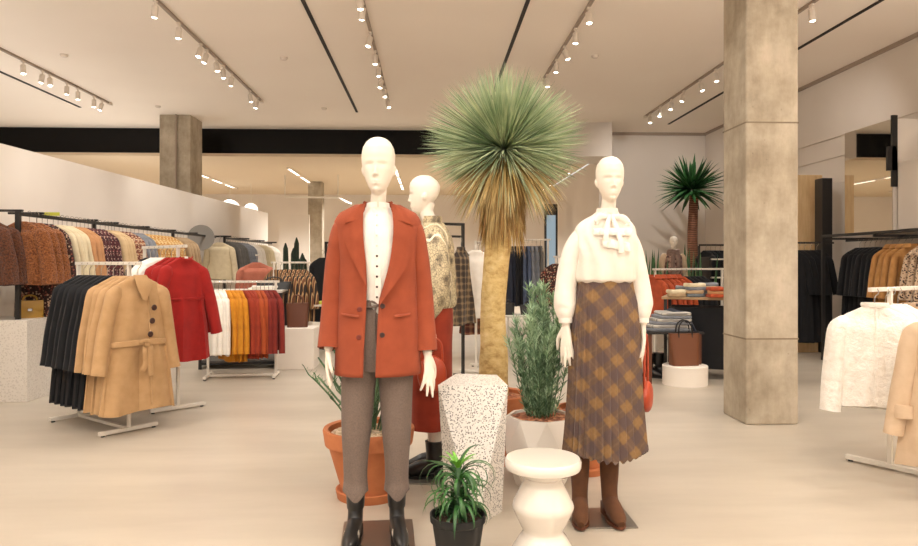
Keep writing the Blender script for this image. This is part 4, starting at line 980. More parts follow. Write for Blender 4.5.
for i in range(9): az = i*2.4; thick_leaf(b, (0,0,.42), az, 1.15-.05*i*.3, .11, .013, .8)
obj('young_leaves', b, 'leaf_bright', t)
b = NB(); tube(b, [(0,0,.2),(0,0,.43)], [.016,.012], 10); obj('stem', b, 'stem_green', t)
# ---- white zigzag stool
q = P(543, 3.02)
t = thing('ceramic_stool', 'glossy white zigzag ceramic stool in front of the planter', 'stool', q)
R_ = .163
prof = [(0,.0),(.155,.0),(.165,.008),(.163,.025),(.1,.125),(.088,.142),(.088,.155),(.098,.172),(.128,.238),(.133,.255),(.128,.272),(.092,.345),(.084,.362),(.088,.378),(.145,.410),(R_-.003,.418),(R_+.001,.428),(R_+.001,.452),(R_-.006,.462),(.06,.465),(0,.465)]
b = NB(); lathe(b, prof, 64, cap=False); o = obj('body', b, 'ceramic_white', t)
# ---- tall palm by the back wall
q = P(694, 13.6)
t = thing('tall_palm', 'tall palm like plant with a spiky green crown by the back wall', 'potted plant', q)
zc = 1.3+(263-190)/F*13.6
b = NB(); pts = crom([(0,0,0),(.05,0,.8),(-.03,0,1.6),(.0,0,zc-.1)], 8); tube(b, pts, [.13-.05*i/len(pts) for i in range(len(pts))], 16); obj('trunk', b, 'bark_palm', t)
b = NB(); r = random.Random(9)
for i in range(150):
    u = (i+.5)/150; ez = 1-1.5*u; th = i*2.39996; rr_ = sqrt(max(0,1-ez*ez)); d = Vector((rr_*cos(th), rr_*sin(th), ez+.1))
    blade(b, Vector((-.05,0,zc))+d*.06, d, r.uniform(.5,.75), .075, .3 if ez > 0 else .5, 0, 5, 0, mid=.45)
obj('crown', b, 'leaf_palm', t, False)
b = NB()
for i in range(26):
    th = r.uniform(0,2*pi); d = Vector((cos(th), sin(th), r.uniform(.4,2)))
    blade(b, Vector((.0,0,.9)), d, r.uniform(.35,.6), .06, .3, 0, 5, 0, mid=.45)
obj('side_shoot', b, 'leaf_palm', t, False)
pot_lathe([(0,0),(.26,0),(.32,.5),(.29,.5),(.28,.46),(0,.46)], 'plaster_white', t)
# ---- snake plants
def snake(px, Z, top, n, label, seed, w=.07, sp=.14):
    r = random.Random(seed); q = P(px, Z); t = thing('snake_plant', label, 'potted plant', q, 0, 'snake plants along the back')
    pot_lathe([(0,0),(.17,0),(.2,.45),(.18,.45),(.17,.42),(0,.42)], 'plaster_white', t, n=28)
    b = NB()
    for i in range(n):
        a = r.uniform(0,2*pi); x, y = sp*r.random()*cos(a), sp*r.random()*sin(a)
        blade(b, (x, y, .4), (x*.9, y*.9, 1), (top-.4)*r.uniform(.7,1), w, .02, 0, 6, r.uniform(-1,1), mid=.4)
    obj('leaves', b, 'leaf_snake', t, False)
snake(654, 10.9, 1.58, 12, 'snake plant with upright leaves closest to the blouse mannequin', 1)
snake(647, 10.4, 1.42, 9, 'shorter snake plant right behind the blouse sleeve', 2)
snake(686, 12.4, 1.75, 9, 'snake plant just behind the scarf mannequin', 3)
snake(703, 11.4, 1.55, 9, 'snake plant near the dark coats and concrete column', 4)
# ================================================================== MANNEQUINS
def remesh(name, bm, mat, parent, vox, smooth_it=3):
    bmesh.ops.recalc_face_normals(bm, faces=bm.faces)
    me = bpy.data.meshes.new('tmp_'+name); bm.to_mesh(me); bm.free(); o = bpy.data.objects.new('tmp_'+name, me); COL.objects.link(o)
    m = o.modifiers.new('r', 'REMESH'); m.mode = 'VOXEL'; m.voxel_size = vox; m.adaptivity = 0
    s = o.modifiers.new('s', 'SMOOTH'); s.factor = .5; s.iterations = smooth_it
    dg = bpy.context.evaluated_depsgraph_get(); dg.update(); new = bpy.data.meshes.new_from_object(o.evaluated_get(dg)); new.name = name
    bpy.data.objects.remove(o); bpy.data.meshes.remove(me)
    new.materials.clear(); new.materials.append(MATS[mat]); new.polygons.foreach_set('use_smooth', [True]*len(new.polygons))
    r = bpy.data.objects.new(name, new); COL.objects.link(r); r.parent = parent; return r
WT = [(0,.12),(.03,.30),(.08,.44),(.16,.60),(.28,.78),(.42,.92),(.56,.99),(.68,1),(.8,.92),(.9,.72),(.96,.47),(1,.0)]
FT = [(0,.30),(.03,.56),(.08,.72),(.16,.78),(.28,.80),(.42,.83),(.55,.86),(.68,.90),(.8,.84),(.9,.64),(.96,.42),(1,0)]
BT = [(0,.0),(.03,.02),(.1,.10),(.2,.34),(.3,.62),(.42,.86),(.56,1.0),(.7,1.04),(.82,.9),(.92,.62),(.97,.4),(1,0)]
def head(bm, c, hh, hw, hd, yaw, tilt=0.0):
    "c = point of the chin base on the neck axis; head built as one closed egg with face relief"
    M_ = Matrix.Translation(Vector(c)) @ Matrix.Rotation(yaw, 4, 'Z') @ Matrix.Rotation(tilt, 4, 'X')
    rings = []; nl, nn = 64, 72
    for i in range(1, nl):
        v = i/nl; w = hw*lerp1(WT, v); f = hd*lerp1(FT, v); bk = hd*lerp1(BT, v); ring = []
        for j in range(nn):
            a = 2*pi*j/nn; ca, sa = cos(a), sin(a)
            x = w*ca; y = (-f if sa < 0 else bk)*abs(sa)
            if sa < 0:
                k_ = abs(sa)**2
                g = lambda x0, v0, sx, sv: math.exp(-((x-x0)/sx)**2-((v-v0)/sv)**2)
                nose = .020*math.exp(-(x/.0095)**2)*(math.exp(-((v-.335)/.035)**2) if v < .335 else max(0, 1-(v-.335)/.22)**1.0)
                nose += .007*(g(.009,.325,.006,.02)+g(-.009,.325,.006,.02))
                eye = -.011*(g(hw*.42,.49,.017,.045)+g(-hw*.42,.49,.017,.045)) + .004*(g(hw*.42,.475,.011,.02)+g(-hw*.42,.475,.011,.02))
                brow = .004*(g(hw*.42,.55,.03,.03)+g(-hw*.42,.55,.03,.03))
                lip = .0075*math.exp(-(x/.019)**2)*(math.exp(-((v-.225)/.016)**2)+.9*math.exp(-((v-.175)/.018)**2)) - .004*math.exp(-(x/.022)**2-((v-.20)/.008)**2) - .004*math.exp(-(x/.02)**2-((v-.128)/.02)**2)
                chin = .006*math.exp(-(x/.02)**2-((v-.07)/.035)**2)
                y -= (nose+eye+brow+lip+chin)*k_
            ring.append(M_ @ Vector((x, y, v*hh)))
        rings.append(ring)
    loft(bm, rings, True, True)
    for s in (-1, 1):
        e = [M_ @ Vector((s*(hw*.84), .012, hh*.33)), M_ @ Vector((s*(hw*.93), .012, hh*.38)), M_ @ Vector((s*(hw*.99), .016, hh*.45)), M_ @ Vector((s*(hw*.95), .016, hh*.51))]
        tube(bm, crom([tuple(x) for x in e], 3), [(.003+.003*sin(pi*i/9), .008+.005*sin(pi*i/9)) for i in range(10)], 10, ref=tuple(M_.to_3x3() @ Vector((1,0,0))))
def hand(bm, wrist, dirn, palm_n, L, spread=.25, curls=(.5,.25,.2,.3,.35), thumb_side=1, slim=1.0):
    "dirn: pointing of the fingers, palm_n: direction the palm faces"
    d = Vector(dirn).normalized(); n = Vector(palm_n); n = (n-d*n.dot(d)).normalized(); s = d.cross(n).normalized()*thumb_side
    W = Vector(wrist); pl = L*.46
    tube(bm, [W-d*.02, W, W+d*pl*.35, W+d*pl*.75, W+d*pl*1.02], [(.021*slim,.016),(.023*slim,.015),(.032*slim,.014),(.037*slim,.012),(.033*slim,.009)], 14, ref=tuple(s))
    lens = (.80,.94,1.0,.93,.76)
    for i in range(1, 5):
        o = (2.5-i)/1.5   # index +1 ... little -1
        base = W+d*(pl*(.9-.04*abs(o)))+s*(o*.0265*slim); ang = o*spread
        fd = (d*cos(ang)+s*sin(ang)).normalized(); fl = L*.55*lens[i]; pts = [base-fd*.01]; cur = fd; p = base; c_ = curls[i]
        for seg, fr in enumerate((.42,.32,.26)):
            pts.append(p.copy()); cur = (cur*cos(c_*.6)+n*sin(c_*.6)).normalized(); 
            p = p+cur*(fl*fr)
        pts.append(p)
        tube(bm, crom([tuple(x) for x in pts], 3), [tuple(v) for v in crom([(.0098,.0098),(.0098,.0096),(.0088,.0088),(.0078,.0078),(.005,.005)], 3)], 10)
    tb = W+d*(pl*.22)+s*.016; td = (d*.80+s*.55+n*.25).normalized(); td2 = (d*.95+s*.18+n*.28).normalized()
    pts = [tb-td*.01, tb+td*L*.13, tb+td*L*.26, tb+td*L*.26+td2*L*.16, tb+td*L*.26+td2*L*.27]
    tube(bm, crom([tuple(x) for x in pts], 3), [tuple(v) for v in crom([(.014,.013),(.0135,.0125),(.0105,.0105),(.0095,.0092),(.005,.005)], 3)], 10)
def ell(c, rx, ry, n=32, p=1.0):
    out = []
    for j in range(n):
        a = 2*pi*j/n; ca, sa = cos(a), sin(a)
        out.append((c[0]+rx*math.copysign(abs(ca)**p, ca), c[1]+ry*math.copysign(abs(sa)**p, sa), c[2]))
    return out
def prof_loft(bm, tab, n=32, p=1.0, cap=True, fold=None):
    "tab rows: z, cx, cy, rx, ry"
    rows = crom(tab, 4); rings = []
    for z, cx, cy, rx, ry in rows:
        ring = ell((cx, cy, z), rx, ry, n, p)
        if fold: ring = [fold(Vector(v), 2*pi*j/n, z) for j, v in enumerate(ring)]
        rings.append(ring)
    loft(bm, rings, cap, cap)
def mannequin(label, loc, rz, J, plate=None):
    t = thing('mannequin', label, 'mannequin', loc, rz)
    b = NB()
    head(b, J['chin'], J['hh'], J['hw'], J['hd'], J.get('yaw', 0), J.get('tilt', 0))
    cx, cy, cz = J['chin']; ns = J['neck']
    yw = J.get('yaw', 0); bx, by = -sin(yw)*.02, cos(yw)*.022
    tube(b, crom([(ns[0], ns[1]+.01, ns[2]-.05), (ns[0], ns[1], ns[2]), (cx+bx*.6, cy+by*.8, cz+.005), (cx+bx*.9, cy+by, cz+.07)], 4), [tuple(v) for v in crom([(.066,.058),(.041,.046),(.036,.042),(.038,.048)], 4)], 20, ref=(1,0,0))
    for tab in J['torso']: prof_loft(b, tab, 30, .9)
    for a in J['arms']:
        pts, hd = a['pts'], a['hand']
        m = crom(pts, 6); n_ = len(m)
        rr = [tuple(v) for v in crom([(.028,.03),(.036,.038),(.033,.034),(.031,.031),(.021,.019)][-len(pts):] if len(pts) <= 5 else [(.04,.04)]*len(pts), 6)]
        tube(b, m, rr, 14); hand(b, pts[-1], **hd)
    for leg in J['legs']:
        m = crom([r[:3] for r in leg], 5); rr = [tuple(v) for v in crom([r[3:5] for r in leg], 5)]
        tube(b, m, rr, 18, ref=(1,0,0))
    body = remesh('body', b, 'mannequin_white', t, .0042, 2)
    if plate:
        x0, x1, y0, y1 = plate
        b = NB(); box(b, x0, x1, y0, y1, 0, .008, bev=.002); obj('base_plate', b, 'steel_plate', t, False)
    return t
def sleeve(t, pts, rad, mat, name='sleeve', n=24, amp=.03, seed=0, cuff=None, hollow=True):
    b = NB(); m = crom(pts, 8); rr = [tuple(v) for v in crom(rad, 8)]
    def fold(u, a): return 1+amp*(sin(2*a+seed+9*u)*.5+.6*noise.noise(Vector((cos(a)*1.2+seed, sin(a)*1.2, u*9))))
    R = tube(b, m, rr, n, ref=(1,0,0), cap=False, fold=fold)
    if hollow:   # turn the cuff in
        last = R[-1]; c = sum((v.co for v in last), Vector())/n; d = (Vector(m[-1])-Vector(m[-2])).normalized()
        inn = [b.verts.new(c+(v.co-c)*.88-d*.0) for v in last]; inn2 = [b.verts.new(c+(v.co-c)*.8-d*.04) for v in last]
        for A, B in ((last, inn), (inn, inn2)):
            for i in range(n): b.faces.new((A[i], A[(i+1) % n], B[(i+1) % n], B[i]))
        b.faces.new(R[0][::-1]); b.faces.new(inn2)
    return obj(name, b, mat, t)
# ------------------------------------------------ mannequin one: rust jacket
q = P(378, 3.30); rz1 = -atan2(q.x, q.y)*.9
J = dict(chin=(.002,-.035,1.615), hh=.275, hw=.078, hd=.10, yaw=-.16, neck=(-.005,.0,1.53),
    torso=[[(1.55,0,.01,.03,.03),(1.50,0,.01,.14,.06),(1.44,0,.0,.155,.085),(1.3,0,-.01,.14,.09),(1.12,0,0,.11,.08),(.98,0,0,.14,.09),(.85,0,0,.13,.09),(.8,0,0,.06,.06)]],
    arms=[dict(pts=[(-.12,.0,1.455),(-.175,.005,1.38),(-.205,.02,1.18),(-.215,.005,1.05),(-.228,-.03,.90)], hand=dict(dirn=(-.05,-.12,-1), palm_n=(1,.0,0), L=.19, spread=.10, thumb_side=1, slim=.8)),
          dict(pts=[(.12,.0,1.455),(.175,.005,1.38),(.205,.02,1.18),(.215,.0,1.05),(.232,-.04,.87)], hand=dict(dirn=(.07,-.15,-1), palm_n=(-.6,.8,0), L=.21, spread=.22, curls=(.3,.35,.05,.1,.3), thumb_side=1, slim=.8))],
    legs=[[(-.085,0,.88,.075,.075),(-.10,0,.6,.055,.058),(-.105,-.005,.45,.042,.045),(-.105,.01,.3,.04,.044),(-.1,.01,.15,.03,.03)], [(.075,0,.88,.075,.075),(.08,0,.6,.055,.058),(.085,-.005,.45,.042,.045),(.085,.01,.3,.04,.044),(.085,.01,.15,.03,.03)]])
m1 = mannequin('white mannequin in a rust blazer, white shirt and checked trousers', q, rz1, J, plate=(-.17,.17,-.13,.22))
# shirt
def Wd(z): return lerp1([(.78,.195),(.95,.188),(1.13,.178),(1.3,.176),(1.42,.19),(1.50,.196),(1.53,.172),(1.56,.115),(1.59,.062)], z)
def Dp(z): return lerp1([(.78,.135),(.95,.13),(1.13,.118),(1.3,.122),(1.42,.125),(1.49,.105),(1.53,.085),(1.59,.058)], z)
b = NB(); prof_loft(b, [(1.06,0,0,.13,.098),(1.15,0,0,.125,.098),(1.3,0,-.005,.135,.104),(1.42,0,-.005,.145,.104),(1.49,0,.0,.12,.086),(1.535,0,0,.07,.064),(1.56,0,-.005,.06,.06)], 40, .95, fold=lambda v, a, z: v+Vector((0,-.003*sin(9*a+z*14),0)))
sh = obj('shirt', b, 'cloth_white', m1)
b = NB(); rings = []
for i in range(29):
    a = -pi/2+.10+(2*pi-.20)*i/28; c, s = cos(a), sin(a)
    rings.append([(.050*c, .050*s-.004, 1.545), (.060*c, .060*s-.004, 1.53), (.053*c, .055*s-.006, 1.582), (.049*c, .051*s-.006, 1.583)])
loft(b, rings, True, True); obj('collar', b, 'cloth_white', sh)
b = NB(); rings = []
for i in range(20):
    z = 1.53-.42*i/19; y = -(.108 if z < 1.44 else .108-(z-1.44)*.45); rings.append([(-.014,y,z),(.014,y,z),(.015,y+.006,z),(-.015,y+.006,z)])
loft(b, rings, True, True); obj('placket', b, 'cloth_white', sh)
for i in range(9):
    z = 1.52-.047*i; y = -(.108 if z < 1.44 else .108-(z-1.44)*.45)
    b = NB(); lathe(b, [(0,0),(.0052,0),(.0055,.002),(0,.003)], 10, cap=False); bmesh.ops.rotate(b, verts=b.verts, matrix=Matrix.Rotation(radians(90), 3, 'X')); obj('button', b, 'button_dark' if i > 3 else 'button_white', sh, loc=(-.004, y-.001, z))
# trousers
def leg_tab(x0, x1): return [(x0,.0,.93,.085,.095),(x0,.0,.80,.083,.093),(x0+(x1-x0)*.4,-.005,.66,.076,.085),(x0+(x1-x0)*.8,-.008,.50,.068,.074),(x1,-.002,.36,.058,.064),(x1,.002,.27,.057,.064),(x1,.0,.232,.060,.070)]
b = NB()
prof_loft(b, [(1.13,0,0,.122,.094),(1.11,0,0,.124,.096),(1.0,0,0,.155,.105),(.88,0,0,.168,.105),(.80,0,0,.160,.095)], 40, .9, fold=lambda v, a, z: v+Vector((0, -.003*sin(16*a) if z > 1.0 else 0, 0)))
for x0, x1 in ((-.088,-.105),(.083,.088)):
    tb = leg_tab(x0, x1); m = crom([r[:3] for r in tb], 7); rr = [tuple(v) for v in crom([r[3:] for r in tb], 7)]
    R = tube(b, m, rr, 32, ref=(1,0,0), cap=True, fold=lambda u, a: 1+.03*sin(a*2+7*u)*u+.10*max(0, cos(a+pi/2))**10*(.3+.7*(1-u))+.02*sin(30*u)*max(0, u-.3))
    for v in R[-1]:
        v.co.z -= .045*max(0, min(1, -v.co.y/.068))**5  # hem dips to the front
tr = obj('trousers', b, 'trouser_check', m1)
b = NB()
for x in (-.012, .012):
    tube(b, crom([(0,-.10,1.115),(x*1.2,-.108,1.07),(x,-.11,.98),(x*.6+.0,-.113,.86+.05*(x > 0))], 5), .0045, 8)
tube(b, crom([(0,-.103,1.11),(-.03,-.112,1.125),(-.045,-.11,1.10),(-.005,-.106,1.105),(.035,-.112,1.125),(.045,-.11,1.095),(0,-.104,1.108)], 5), .005, 8)
obj('drawstring', b, 'trouser_check', tr)
# jacket shell with an open front
def jgap(z):   # x of the left and right front edges
    l = lerp1([(.78,-.062),(.9,-.058),(1.05,-.05),(1.2,-.045),(1.3,-.05),(1.42,-.062),(1.5,-.066),(1.58,-.06)], z)
    r = lerp1([(.78,-.01),(.9,-.006),(1.05,.0),(1.13,.004),(1.2,.03),(1.3,.05),(1.42,.068),(1.5,.07),(1.58,.06)], z)
    return l, r
def jsurf(x, z, off=0.0):
    w, d = Wd(z), Dp(z); u = max(-1, min(1, x/w)); return -(d*(1-abs(u)**2.3)**(1/2.2))-off
b = NB(); rows = []; NZ = 44; NA = 61
for i in range(NZ):
    z = .783+(1.566-.783)*i/(NZ-1); l, r = jgap(z); w, d = Wd(z), Dp(z); row = []
    # front right edge -> around the back -> front left edge
    aR = -math.acos(max(-1, min(1, r/w))); aL = -math.acos(max(-1, min(1, l/w)))   # angles in the front half (negative)
    a0 = aR; a1 = 2*pi+aL
    for j in range(NA):
        a = a0+(a1-a0)*j/(NA-1); ca, sa = cos(a), sin(a)
        x = w*math.copysign(abs(ca)**.95, ca)
        y = jsurf(x, z) if sa < 0 else d*abs(sa)**.85
        y += -.004*noise.noise(Vector((x*9, y*9, z*7))); 
        if sa < 0 and z < 1.12: y -= .010*(1.12-z)/.34
        row.append(Vector((x, y, z)))
    rows.append(row)
loft(b, rows, closed=False)
jk = obj('jacket', b, 'wool_rust', m1)
md = jk.modifiers.new('thick', 'SOLIDIFY'); md.thickness = .008; md.offset = 1
def strip(pa, pb, off=.014, cols=5, th=.010, bulge=.007):
    "panel between two edge curves given as (x, z) lists on the jacket front"
    A = crom(pa, 6); B = crom(pb, 6); b = NB(); rings = []
    for (xa, za), (xb, zb) in zip(A, B):
        f = []; k_ = []
        for c in range(cols+1):
            u = c/cols; x = xa+(xb-xa)*u; z = za+(zb-za)*u; y = jsurf(x, z, off*(.5+2.0*u)+bulge*sin(pi*u)); f.append((x, y, z)); k_.append((x, y+th, z))
        rings.append(f+k_[::-1])
    loft(b, rings, True, True); return b
obj('lapel', strip([(-.066,1.55),(-.066,1.45),(-.058,1.32),(-.050,1.215)], [(-.10,1.555),(-.160,1.445),(-.125,1.34),(-.054,1.20)]), 'wool_rust', jk)
obj('lapel', strip([(.064,1.55),(.07,1.45),(.052,1.3),(.006,1.135)], [(.105,1.555),(.172,1.435),(.14,1.30),(.012,1.115)]), 'wool_rust', jk)
obj('collar', strip([(-.060,1.575),(-.066,1.54),(-.07,1.505)], [(-.08,1.57),(-.118,1.53),(-.15,1.478)], .018), 'wool_rust', jk)
obj('collar', strip([(.060,1.575),(.066,1.54),(.072,1.505)], [(.08,1.57),(.124,1.53),(.16,1.472)], .018), 'wool_rust', jk)
b = NB(); rings = []
for i in range(21):
    a = -.35+(pi+.7)*i/20; c, s = cos(a), sin(a)
    rings.append([(.068*c,.062*s+.006,1.53),(.074*c,.068*s+.006,1.535),(.070*c,.066*s+.006,1.588),(.064*c,.060*s+.006,1.592),(.060*c,.057*s+.006,1.583)])
loft(b, rings, True, True); obj('back_collar', b, 'wool_rust', jk)
for s, xa, xb, zz in ((-1,-.15,-.075,1.0),(1,.07,.15,1.0)):
    pass
obj('pocket_flap', strip([(-.165,1.075),(-.12,1.07),(-.085,1.067)], [(-.165,1.062),(-.12,1.057),(-.085,1.054)], .010, 2, .004), 'wool_rust', jk)
obj('pocket_flap', strip([(.075,1.067),(.11,1.07),(.15,1.075)], [(.075,1.054),(.11,1.057),(.15,1.062)], .010, 2, .004), 'wool_rust', jk)
for x, z in ((.022,1.105),(.02,.975),(-.082,1.09),(-.085,.965)):
    b = NB(); lathe(b, [(0,0),(.011,0),(.012,.003),(.009,.005),(0,.004)], 16, cap=False); bmesh.ops.rotate(b, verts=b.verts, matrix=Matrix.Rotation(radians(90), 3, 'X')); obj('button', b, 'button_rust' if x < 0 else 'button_dark', jk, loc=(x, jsurf(x, z, .016), z))
JR = [(.03,.045),(.048,.06),(.054,.064),(.054,.060),(.055,.057),(.057,.056)]
for s in (-1, 1):
    sleeve(jk, [(s*.13,.0,1.50),(s*.163,.0,1.462),(s*.186,.008,1.34),(s*.205,.02,1.17),(s*.213,.003,1.03),(s*.222,-.026,.905 if s < 0 else .885)], JR, 'wool_rust', seed=s)
# boots
for x, yw in ((-.105,-.12),(.088,.1)):
    o = obj('boot', boot_bm(.29, .046, .30, 1.08), 'boot_black', m1, loc=(x, .01, .012), rz=yw)
    b = NB(); tube(b, crom([(0,-.075,.066),(0,-.12,.052),(0,-.17,.034),(0,-.205,.024)], 4), [tuple(v) for v in crom([(.030,.030),(.037,.032),(.030,.026),(.012,.012)], 4)], 16, ref=(1,0,0)); obj('toe_overlay', b, 'snake_boot', o)
    obj('sole', sole_bm(.30, .046, .045), 'rubber_black', o, loc=(0,0,-.003))
# ------------------------------------------------ mannequin two: white blouse, plaid skirt
q = P(605, 3.58)
J = dict(chin=(.017,-.03,1.605), hh=.238, hw=.070, hd=.092, yaw=.0, neck=(.01,.0,1.53),
    torso=[[(1.55,0,.01,.03,.03),(1.50,0,.01,.13,.05),(1.42,0,.0,.14,.08),(1.3,0,-.01,.13,.085),(1.18,0,0,.10,.075),(1.0,0,0,.15,.095),(.85,0,0,.15,.095),(.8,0,0,.1,.07)]],
    arms=[dict(pts=[(-.11,.0,1.44),(-.165,.005,1.35),(-.20,.015,1.2),(-.208,.0,1.1),(-.205,-.02,.985)], hand=dict(dirn=(.0,-.1,-1), palm_n=(.5,.85,0), L=.225, spread=.13, curls=(.3,.3,.08,.15,.25), thumb_side=-1, slim=.8)),
          dict(pts=[(.105,.0,1.44),(.155,.005,1.35),(.178,.015,1.2),(.186,.0,1.1),(.19,-.02,.985)], hand=dict(dirn=(.02,-.1,-1), palm_n=(-1,.3,0), L=.215, spread=.12, slim=.8, curls=(.3,.3,.15,.2,.3), thumb_side=1))],
    legs=[[(-.08,0,.88,.078,.078),(-.085,0,.6,.058,.06),(-.1,0,.45,.045,.05),(-.12,.01,.3,.043,.046),(-.12,.01,.12,.03,.03)], [(.06,0,.88,.078,.078),(.05,0,.6,.058,.06),(.035,0,.45,.045,.05),(.02,.01,.3,.043,.046),(.015,.01,.12,.03,.03)]])
m2 = mannequin('white mannequin in a white ruffle blouse and long plaid skirt', q, 0, J)
b = NB(); box(b, -.19, .125, -.16, .12, 0, .008, bev=.002); obj('base_plate', b, 'steel_plate', m2, False)
def bf(v, a, z):
    f = .006*sin(11*a+3*sin(z*9))*(1 if z < 1.4 else .4); r = Vector((v.x, v.y, 0)); l = max(r.length, .01)
    return v + r/l*f
b = NB(); prof_loft(b, [(1.195,0,0,.122,.09),(1.21,0,0,.150,.118),(1.24,0,-.003,.156,.122),(1.32,0,-.008,.155,.125),(1.42,0,-.005,.158,.115),(1.465,0,.0,.156,.10),(1.50,.002,.0,.138,.085),(1.525,.003,.0,.105,.075),(1.545,.006,.0,.07,.062),(1.56,.01,-.003,.055,.056)], 64, .92, fold=bf)
bl = obj('blouse', b, 'blouse_white', m2)
b = NB(); rings = []
for i in range(33):
    a = 2*pi*i/32; c, s = cos(a), sin(a)
    rings.append([(.01+.052*c,.052*s-.004,1.55),(.01+.058*c,.058*s-.004,1.552),(.01+.053*c+.002*sin(6*a),.054*s-.008,1.578),(.01+.050*c,.051*s-.008,1.577)])
loft(b, rings, False, False); obj('collar', b, 'blouse_white', bl)
def ruffle(p0, p1, drop, amp, k, parent, mat, y0=-.13):
    b = NB(); rings = []
    for i in range(41):
        u = i/40; x = p0[0]+(p1[0]-p0[0])*u; z = p0[1]+(p1[1]-p0[1])*u; w = amp*sin(k*u*pi)
        yb = y0*(1-(x/.2)**2)**.5
        rings.append([(x, yb, z), (x+w*.2, yb-.012, z-.006), (x+w*.5, yb-.020-w*.6, z-drop*.55), (x+w, yb-.018-w, z-drop), (x+w, yb-.012-w, z-drop), (x+w*.4, yb-.006-w*.4, z-drop*.5), (x, yb+.004, z-.006)])
    loft(b, rings, True, True); return obj('ruffle', b, mat, parent)
ruffle((-.085,1.475),(.11,1.472), .036, .006, 9, bl, 'blouse_white', -.115)
ruffle((-.045,1.425),(.095,1.40), .045, .007, 7, bl, 'blouse_white', -.128)
b = NB()   # neck bow: knot and two tails
tube(b, crom([(.0,-.082,1.525),(-.05,-.10,1.53),(-.075,-.115,1.50),(-.06,-.118,1.49)], 6), [tuple(v) for v in crom([(.006,.004),(.018,.006),(.014,.006),(.004,.004)], 6)], 10, ref=(0,0,1))
tube(b, crom([(.01,-.082,1.525),(.06,-.10,1.525),(.088,-.115,1.495),(.07,-.118,1.485)], 6), [tuple(v) for v in crom([(.006,.004),(.018,.006),(.014,.006),(.004,.004)], 6)], 10, ref=(0,0,1))
tube(b, crom([(.0,-.09,1.54),(-.02,-.12,1.48),(-.03,-.140,1.44),(-.028,-.143,1.40)], 6), [tuple(v) for v in crom([(.008,.005),(.013,.004),(.013,.003),(.015,.003)], 6)], 10, ref=(1,0,0))
tube(b, crom([(.01,-.09,1.54),(.03,-.12,1.47),(.042,-.142,1.41),(.045,-.146,1.35)], 6), [tuple(v) for v in crom([(.008,.005),(.013,.004),(.013,.003),(.015,.003)], 6)], 10, ref=(1,0,0))
obj('neck_bow', b, 'blouse_white', bl)
BR = [(.03,.04),(.044,.055),(.050,.058),(.054,.058),(.059,.06),(.046,.048),(.036,.035)]
for s in (-1, .9):
    sleeve(bl, [(s*.085,.0,1.455),(s*.132,.0,1.428),(s*.172,.008,1.335),(s*.196,.012,1.2),(s*.206,.0,1.09),(s*.208,-.012,1.045),(s*.207,-.016,1.02)], BR, 'blouse_white', seed=s*2, amp=.06, hollow=False)
    b = NB(); tube(b, [(s*.207,-.014,1.035),(s*.207,-.018,1.015),(s*.207,-.02,.995)], [(.034,.033),(.035,.034),(.033,.032)], 24, ref=(1,0,0)); obj('cuff', b, 'blouse_white', bl)
# skirt
b = NB(); n = 384; rings = []
SKW = [(1.215,.138),(1.19,.142),(1.1,.162),(1.0,.172),(.85,.178),(.7,.184),(.55,.192),(.42,.202),(.335,.210)]
for i in range(40):
    z = 1.215-.88*i/39; w = -lerp1([(-a_, -b_) for a_, b_ in SKW], -z) if False else lerp1([(1.215-a_, b_) for a_, b_ in SKW], 1.215-z)
    u = (1.215-z)/.88; ring = []
    for j in range(n):
        a = 2*pi*j/n; pz = (a*32/(2*pi)+.15*sin(a*3)) % 1.0
        saw = (pz if pz < .78 else (1-pz)/.22*.78)-.4
        f = 1+(.055+.09*u**.8)*saw
        zz = z-(.010*sin(32*a)+.012*sin(3*a))*(u > .97)
        ring.append((w*f*cos(a)-.0, w*.78*f*sin(a), zz))
    rings.append(ring)
loft(b, rings, True, True); sk = obj('skirt', b, 'skirt_plaid', m2)
b = NB(); prof_loft(b, [(1.19,0,0,.140,.112),(1.2,0,0,.141,.113),(1.215,0,0,.140,.112),(1.228,0,0,.138,.110)], 48, 1, cap=True); obj('waistband', b, 'skirt_plaid', sk)
for x, yw, y in ((-.13,-.18,.0),(.022,.05,-.0)):
    o = obj('boot', boot_bm(.44, .052, .25, 1.0), 'suede_brown', m2, loc=(x, y, .012), rz=yw)
    obj('sole', sole_bm(.25, .05, .06), 'leather_brown', o, loc=(0,0,-.003))
# ------------------------------------------------ mannequin three: snake blouse, seen in profile
q = P(431, 4.28)
J = dict(chin=(.0,-.045,1.60), hh=.24, hw=.072, hd=.098, yaw=.0, neck=(.0,.01,1.53),
    torso=[[(1.55,0,.02,.03,.03),(1.50,0,.02,.13,.055),(1.42,0,.02,.14,.085),(1.3,0,.01,.13,.09),(1.18,0,.02,.10,.08),(1.0,0,.02,.14,.10),(.85,0,.02,.14,.10),(.8,0,.02,.1,.07)]],
    arms=[dict(pts=[(-.11,.02,1.44),(-.18,.04,1.36),(-.20,.05,1.2),(-.20,.02,1.08),(-.19,-.03,.93)], hand=dict(dirn=(.05,-.1,-1), palm_n=(1,.1,0), L=.20, spread=.3, curls=(.3,.35,.2,.2,.3), thumb_side=-1)),
          dict(pts=[(.11,.02,1.44),(.18,.04,1.36),(.20,.05,1.2),(.20,.03,1.08),(.19,-.0,.95)], hand=dict(dirn=(0,-.05,-1), palm_n=(-1,.1,0), L=.19, spread=.1, thumb_side=1))],
    legs=[[(-.08,.02,.88,.078,.078),(-.085,.02,.6,.058,.06),(-.09,.02,.45,.045,.05),(-.09,.03,.3,.043,.05),(-.09,.03,.12,.03,.03)], [(.07,0.02,.88,.078,.078),(.07,0.02,.6,.058,.06),(.07,.02,.45,.045,.05),(.07,.03,.3,.043,.046),(.07,.03,.12,.03,.03)]])
